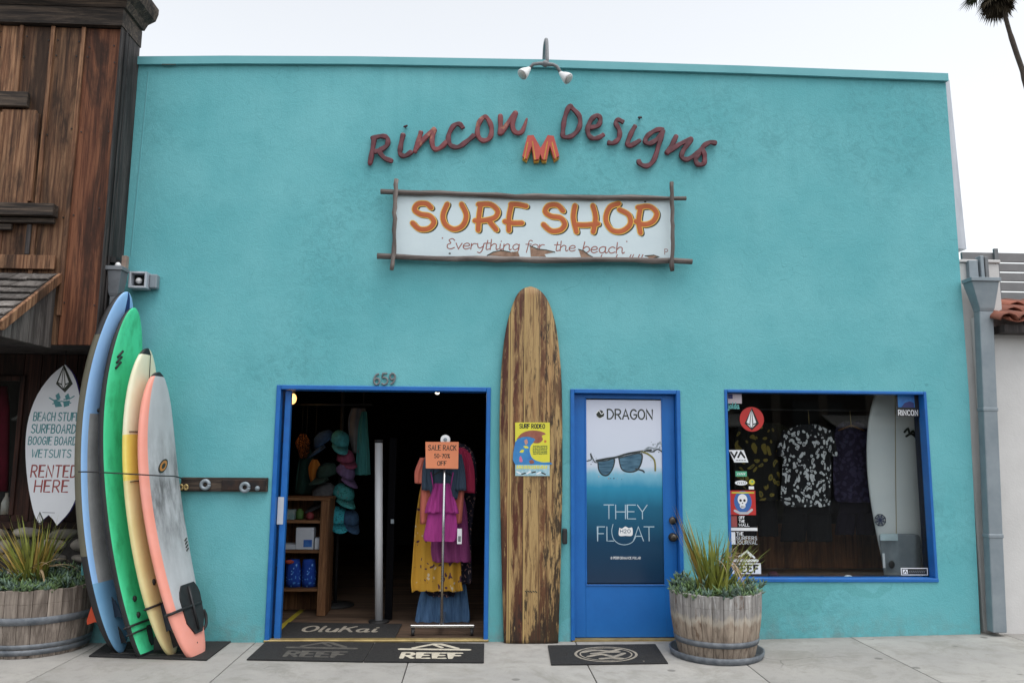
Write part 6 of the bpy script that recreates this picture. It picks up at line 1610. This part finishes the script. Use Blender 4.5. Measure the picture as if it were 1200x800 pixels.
for lb_, rows, c_ in (('charcoal shirt hanging behind and between the front shirts of the display window', [(500, 964, 984), (512, 956, 992), (560, 955, 994), (600, 957, 993)], (.022, .022, .026)), ('dark olive shirt hanging behind the flowered shirt of the display window', [(496, 902, 914), (508, 892, 926), (560, 890, 928), (606, 892, 926)], (.026, .028, .016)), ('navy shirt hanging at the back beside the white board in the display window', [(492, 1004, 1016), (505, 996, 1030), (560, 994, 1032), (612, 996, 1030)], (.012, .016, .038))):
    cloth('back_shirt', lb_, 'shirt', rows, YV+.24, .035, mat('cloth_'+lb_.split()[0]+lb_.split()[1], c_, rough=.95, spec=.1, stretch=(7, 7, 1), bump=.8, bscale=5), gw, folds=4, amp=.01)
mb = MB()
zr1 = W(945, 480, YV+.06)[1]; mb.tube([(2.2, YV+.06, zr1), (4.48, YV+.06, zr1)], .010, BLACK, 8)
for px in (948, 888, 997):
    x, _ = W(px, 490, YV+.05)
    mb.tube([(x, YV+.06, zr1), (x, YV+.05, W(px, 500, YV)[1]), ], .004, BRASS, 6); zz = W(px, 498, YV)[1]; mb.tube([(x-.13, YV+.05, zz-.05), (x, YV+.05, zz), (x+.13, YV+.05, zz-.05)], .008, SHELFV, 6)
tag(mb.build('clothes_rail'), 'thin rail with wooden hangers across the display window', 'rail')
# white surfboard in the window
YX = .38
wbt = thing('shortboard', 'white surfboard standing at the right inside the display window', 'surfboard', (W(1055, 660, YX)[0], YX, .466))
rows = [(440, 1038, 1062), (452, 1030, 1070), (465, 1024, 1076), (490, 1018, 1081), (520, 1015.5, 1083), (550, 1016, 1083.5), (580, 1019, 1083), (610, 1024, 1083), (640, 1030, 1083), (665, 1036, 1082), (675, 1040, 1080)]
mb = MB(); rings = []
WBD = mat('white_board_resin', (.78, .80, .79), (.73, .76, .76), rough=.3, scale=3)
for (py, l, r) in [tuple(v) for v in smooth_pts(rows, 4)]:
    x0, z = W(l, py, YX); x1, _ = W(r, py, YX); c_, h_ = (x0+x1)/2, (x1-x0)/2; z = max(z, .468)
    rings.append([(c_+h_*math.copysign(abs(math.cos(k*math.pi/12))**.7, math.cos(k*math.pi/12)), YX-.03*math.copysign(abs(math.sin(k*math.pi/12))**.8, math.sin(k*math.pi/12)), z) for k in range(24)])
mb.loft(rings, WBD); bd = mb.build('board', wbt)
mb = MB(); YXf = YX-.031; S = wallS(YXf); mb.ribbon(pxs([(1049, 450), (1049.5, 550), (1051, 670)], YXf, 3), .009, S, .0005, mat('stringer_wood', (.42, .36, .22), rough=.5)); mb.build('stringer', wbt)
mb = MB(); x, z = W(1031.5, 609, YXf)
for r_, w1 in ((.052, .008), (.034, .006)): mb.ribbon([(x+r_*math.cos(k*math.pi/12), z+r_*math.sin(k*math.pi/12)) for k in range(25)], w1, S, .0006, INKDK, cap=False)
for a in range(4): mb.ribbon([(x+.055*math.cos(a*math.pi/4+.4), z+.055*math.sin(a*math.pi/4+.4)), (x-.055*math.cos(a*math.pi/4+.4), z-.055*math.sin(a*math.pi/4+.4))], .010, S, .0009, mat('decal_blue', (.02, .035, .12), rough=.4))
for pts in ([(1060, 506), (1064, 502), (1066, 508), (1070, 505), (1073, 510), (1076, 507)], [(1062, 511), (1068, 508), (1074, 513)]): mb.ribbon(pxs(pts, YXf, 3), .022, S, .0007, INKDK)
mb.build('decal', wbt)
# grey pad bag on the board
rows = [(625, 1033, 1070), (628, 1030, 1078), (645, 1032, 1079), (660, 1034, 1080), (674, 1037, 1080)]
mb = MB(); garment(mb, rows, YX-.085, .04, mat('silver_bag', (.22, .25, .27), (.17, .20, .22), rough=.5, scale=12), 3, .006); t = tag(mb.build('board_bag'), 'silver grey bag resting against the white board in the window', 'bag')
mb = MB(); a = P(1045, 661, YX-.145); mb.ball(a, .03, BLACK, 10, 6, (1, .2, 1.2)); a, b_ = W(1034, 648, YX-.14), W(1037.5, 665, YX-.14); mb.box(a[0], b_[0], YX-.143, YX-.139, b_[1], a[1], WHITEP); a, b_ = W(1031, 625, YX-.14), W(1052, 633, YX-.14); mb.box(a[0], b_[0], YX-.146, YX-.142, b_[1], a[1], mat('pale_label', (.50, .62, .66), rough=.5)); mb.build('bag_label', t)
mb = MB()
for px, py, m, s_ in ((1000, 673.5, WHITEP, 1),):
    A = P(px, py, .30); A.z = .485; mb.ball(A, .05, m, 14, 8, (1.7, 1, .40)); mb.ball((A.x-.05, A.y, A.z+.018), .03, m, 12, 7, (1.3, 1, .6)); mb.ball((A.x+.08, A.y+.0, A.z-.006), .04, m, 12, 7, (1.6, .9, .22))
tag(mb.build('white_cloth'), 'small crumpled white cloth on the floor of the display window', 'cloth')
mb = MB(); A = P(906, 671, .40); A.z = .495; mb.ball(A, .05, mat('maroon_felt', (.06, .008, .022), rough=.9), 14, 8, (1.1, 1, .9)); mb.lathe([(.04, 0), (.09, .0), (.09, .006), (.05, .008)], (A.x, A.y, .4665), MATS['maroon_felt'], 20)
tag(mb.build('felt_hat'), 'small maroon hat on the floor of the display window', 'hat')
for px, wh in ((935, 'left'), (962, 'right')):
    mb = MB(); A = P(px, 676, .36); mb.ball((A.x, A.y, .478), .04, BLACK, 12, 7, (2.3, .9, .32)); mb.tube([(A.x-.03, A.y-.03, .482), (A.x+.02, A.y, .50), (A.x-.03, A.y+.03, .482)], .006, BLACK, 6)
    tag(mb.build('sandal'), wh+' one of two black sandals on the floor of the display window', 'sandal', 'sandals in the display window')

# stickers on the glass
YK2 = YG-.001
def sticker(name, label, draw):
    mb = MB(); draw(mb); return tag(mb.build(name), label, 'sticker', 'stickers on the display window')
S = wallS(YK2)
def R4(mb, x0, y0, x1, y1, m, h=.001, h0=0): a, b_ = W(x0, y1, YK2), W(x1, y0, YK2); mb.rect(a[0], b_[0], a[1], b_[1], S, h0, h, m)
def T(mb, txt, x0, x1, py, hp, m, st=.17, lift=.0014, **k): a, z0 = W(x0, py, YK2); b_, _ = W(x1, py, YK2); _, z1 = W(x0, py-hp, YK2); mb.text(txt, S, a, z0, z1-z0, m, w=b_-a, stroke=st, lift=lift, **k)
STR = mat('sticker_red', (.50, .035, .03), (.46, .03, .028), rough=.35); STN = mat('sticker_navy', (.03, .035, .16), rough=.4); STB = mat('sticker_blue', (.03, .22, .55), (.015, .12, .40), rough=.4, scale=14); STBK = mat('sticker_black', (.010, .010, .011), rough=.4); STG = mat('sticker_green', (.10, .42, .25), rough=.4); STY = mat('sticker_yellow', (.60, .55, .05), rough=.4)
STT = mat('sticker_teal', (.15, .50, .47), rough=.4); STP = mat('sticker_pink_white', (.68, .60, .63), (.60, .50, .54), rough=.4, scale=40, stretch=(1, 1, 8))
def d(mb):
    R4(mb, 853, 461.5, 869, 472.5, STP); R4(mb, 853.2, 461.8, 858.5, 467, STN, .0016)
sticker('flag_sticker', 'pale flag sticker with a navy corner at the top left of the window', d)
sticker('word_sticker', 'small teal jolda word sticker under the flag sticker', lambda mb: T(mb, 'jolda', 853.5, 866, 478.5, 7, STT, .16))
def d(mb):
    x, z = W(881, 491, YK2); mb.disc(x, z, .114, S, 0, .001, STR, 32)
    spoly(mb, [(881, 477.5), (889.5, 496), (881, 504), (872.5, 496)], STBK, .0013, YK2)
    gem(mb, 880.5, 491, 12.2, YK2, h0=.0006, ring=False)
sticker('round_sticker', 'round red sticker with a white stone emblem near the top left', d)
def d(mb):
    spoly(mb, [(854, 527), (871.5, 527), (877, 541.5), (860.5, 541.5)], WHITEP, .001, YK2)
    mb.ribbon([W(856.5, 529.5, YK2), W(860.5, 535.5, YK2), W(863.5, 529.5, YK2)], .017, S, .0012, STBK); mb.ribbon([W(865, 535.5, YK2), W(868, 529.5, YK2), W(872.5, 535.8, YK2)], .017, S, .0012, STBK)
    for k in range(4): mb.ribbon([W(863+3*k, 539, YK2), W(864.6+3*k, 539, YK2)], .008, S, .0012, GREYP)
sticker('slanted_sticker', 'slanted white sticker reading VA on the left of the window', d)
sticker('green_sticker', 'small green sticker on the left of the window', lambda mb: (R4(mb, 862, 552, 875, 558, STG), [mb.ribbon([W(864+2*k, 556, YK2), W(865+2*k, 554, YK2)], .006, S, .0013, WHITEP) for k in range(5)]))
def d(mb): x, z = W(868.5, 565.5, YK2); mb.disc(x, z, .058, S, 0, .001, WHITEP, 24, ry=.022); [mb.ribbon([W(864+2.2*k, 566.5, YK2), W(865+2.2*k, 564.5, YK2)], .006, S, .0013, GREYP) for k in range(5)]
sticker('oval_sticker', 'white oval sticker below the green sticker', d)
def d(mb): x, z = W(881, 564.5, YK2); mb.disc(x, z, .027, S, 0, .001, STY, 16); mb.disc(x+.004, z+.004, .010, S, .001, .0014, STG, 10); R4(mb, 877.5, 569.5, 883.5, 573, WHITEP)
sticker('dot_sticker', 'small round yellow sticker beside the white oval sticker', d)
def d(mb):
    R4(mb, 856, 574.5, 885, 603, STR); x, z = W(870.5, 587.5, YK2); mb.disc(x, z, .082, S, .001, .0014, mat('sticker_sky', (.05, .15, .42), rough=.4), 20, ry=.098)
    x, z = W(870, 585, YK2); mb.disc(x, z, .045, S, .0014, .0019, WHITEP, 18, ry=.050); mb.disc(x, z-.055, .027, S, .0014, .0018, WHITEP, 12)
    for sx in (-.018, .018): mb.disc(x+sx, z-.008, .012, S, .0019, .0022, STBK, 10)
    mb.disc(x, z-.032, .006, S, .0019, .0022, STBK, 6)
    for k in range(3): mb.ribbon([(x-.012+.012*k, z-.058), (x-.012+.012*k, z-.072)], .005, S, .0022, STBK)
    mb.ribbon([W(861, 598, YK2), W(867, 601, YK2), W(876, 601, YK2), W(881, 597, YK2)], .022, S, .0019, mat('sticker_bone', (.5, .5, .52), rough=.5)); mb.ribbon([W(858, 577, YK2), W(883, 577, YK2)], .014, S, .0016, STY)
sticker('skull_sticker', 'square red sticker with a white skull on blue', d)
def d(mb):
    R4(mb, 857, 604.3, 863.5, 617, mat('sticker_faded_red', (.32, .07, .065), rough=.5))
    for t_, y_ in (('OFF', 607.6), ('THE', 611.9), ('WALL', 616.2)): T(mb, t_, 866, 872.5 if t_ != 'WALL' else 878, y_, 3.0, WHITEP, .2)
sticker('red_bar_sticker', 'red bar sticker with OFF THE WALL in white letters', d)
def d(mb):
    R4(mb, 856.5, 618, 887.5, 621.5, WHITEP); R4(mb, 857, 623, 861.5, 637.5, WHITEP)
    T(mb, 'THE', 863, 871, 627, 3.8, WHITEP, .17); T(mb, 'SURFERS', 863, 887, 632.2, 4.0, WHITEP, .13); T(mb, 'JOURNAL', 863, 887.5, 637.3, 4.0, WHITEP, .13)
sticker('journal_sticker', 'white THE SURFERS JOURNAL sticker above the REEF sticker', d)
def d(mb):
    R4(mb, 858, 659.5, 891.5, 672, WHITEP); T(mb, 'REEF', 861.5, 888.5, 670, 8.2, STBK, .24, gap=.36)
    mb.ribbon([W(860.5, 656.5, YK2), W(887.5, 656.5, YK2)], .024, S, .001, WHITEP); mb.ribbon([W(866, 652, YK2), W(875.5, 645.5, YK2), W(884, 653, YK2)], .017, S, .0012, WHITEP); mb.ribbon([W(875, 645.5, YK2), W(880, 652, YK2)], .012, S, .0014, WHITEP)
sticker('reef_sticker', 'white REEF sticker with a triangle at the bottom left of the window', d)
def d(mb):
    R4(mb, 1051.5, 461, 1077, 488, STBK); R4(mb, 1052.5, 462, 1071, 477, STB, .0014)
    spoly(mb, [(1056, 477), (1060, 472), (1066, 470), (1071, 472), (1071, 477)], STN, .0018, YK2)
    T(mb, 'RINCON', 1053, 1075.5, 486.3, 6, WHITEP, .17)
sticker('rincon_sticker', 'black sticker with a blue wave and the word RINCON at the top right', d)
def d(mb):
    R4(mb, 1056, 665, 1087, 673.5, WHITEP); R4(mb, 1057, 666, 1086, 672.6, STBK, .0014); R4(mb, 1058, 666.8, 1063.5, 672, WHITEP, .0018)
    mb.ribbon([W(1059, 671, YK2), W(1061, 668, YK2), W(1062.5, 671, YK2)], .008, S, .002, STBK)
    for k in range(9): mb.ribbon([W(1065+2.2*k, 670.5, YK2), W(1066.4+2.2*k, 668.2, YK2)], .006, S, .0018, GREYP)
sticker('strip_sticker', 'narrow black and white strip sticker at the bottom right of the window', d)

# ================================================================== ACROSS THE STREET (seen only as reflections in the glass)
opp = thing('street_building', 'long tan building on the far side of the street, seen only in window reflections', 'building', (2, -24, -.13))
TAN = mat('tan_stucco', (.20, .165, .13), (.16, .13, .10), rough=.85, scale=1.5); DKB = mat('dark_brown_facade', (.05, .036, .028), (.035, .026, .02), rough=.8)
mb = MB(); mb.box(-30, 34, -32, -24, -.13, 5.2, DKB); mb.box(-30, 34, -24.3, -24.001, 4.1, 5.4, TAN); mb.build('wall', opp)
mb = MB(); mb.box(-30, 34, -24.25, -24.002, 1.38, 2.12, mat('pale_reflection_band', (.58, .57, .55), rough=.8)); mb.build('reflection_band', opp)  # pale band added so the shop window mirrors a light strip
mb = MB()
for k in range(32):
    x = -29+k*1.95; mb.box(x, x+.35, -24.2, -23.95, 2.125, 4.08, TAN)
mb.build('pilasters', opp)
mb = MB()
for k in range(18):
    x = -28+k*3.4; mb.box(x, x+2.1, -24.02, -23.97, 2.4, 3.7, mat('far_window', (.03, .035, .04), rough=.15))
mb.build('windows', opp)
mb = MB()
for k in range(6): x = -28+k*10.5; mb.obox((x, -23.96, 3.1), (7.5, 0, 0), (0, 1.3, -.5), (0, 0, .06), mat('pale_reflection_awning', (.45, .44, .41), rough=.8))  # light awnings added for the glass to reflect
mb.build('reflection_awnings', opp)
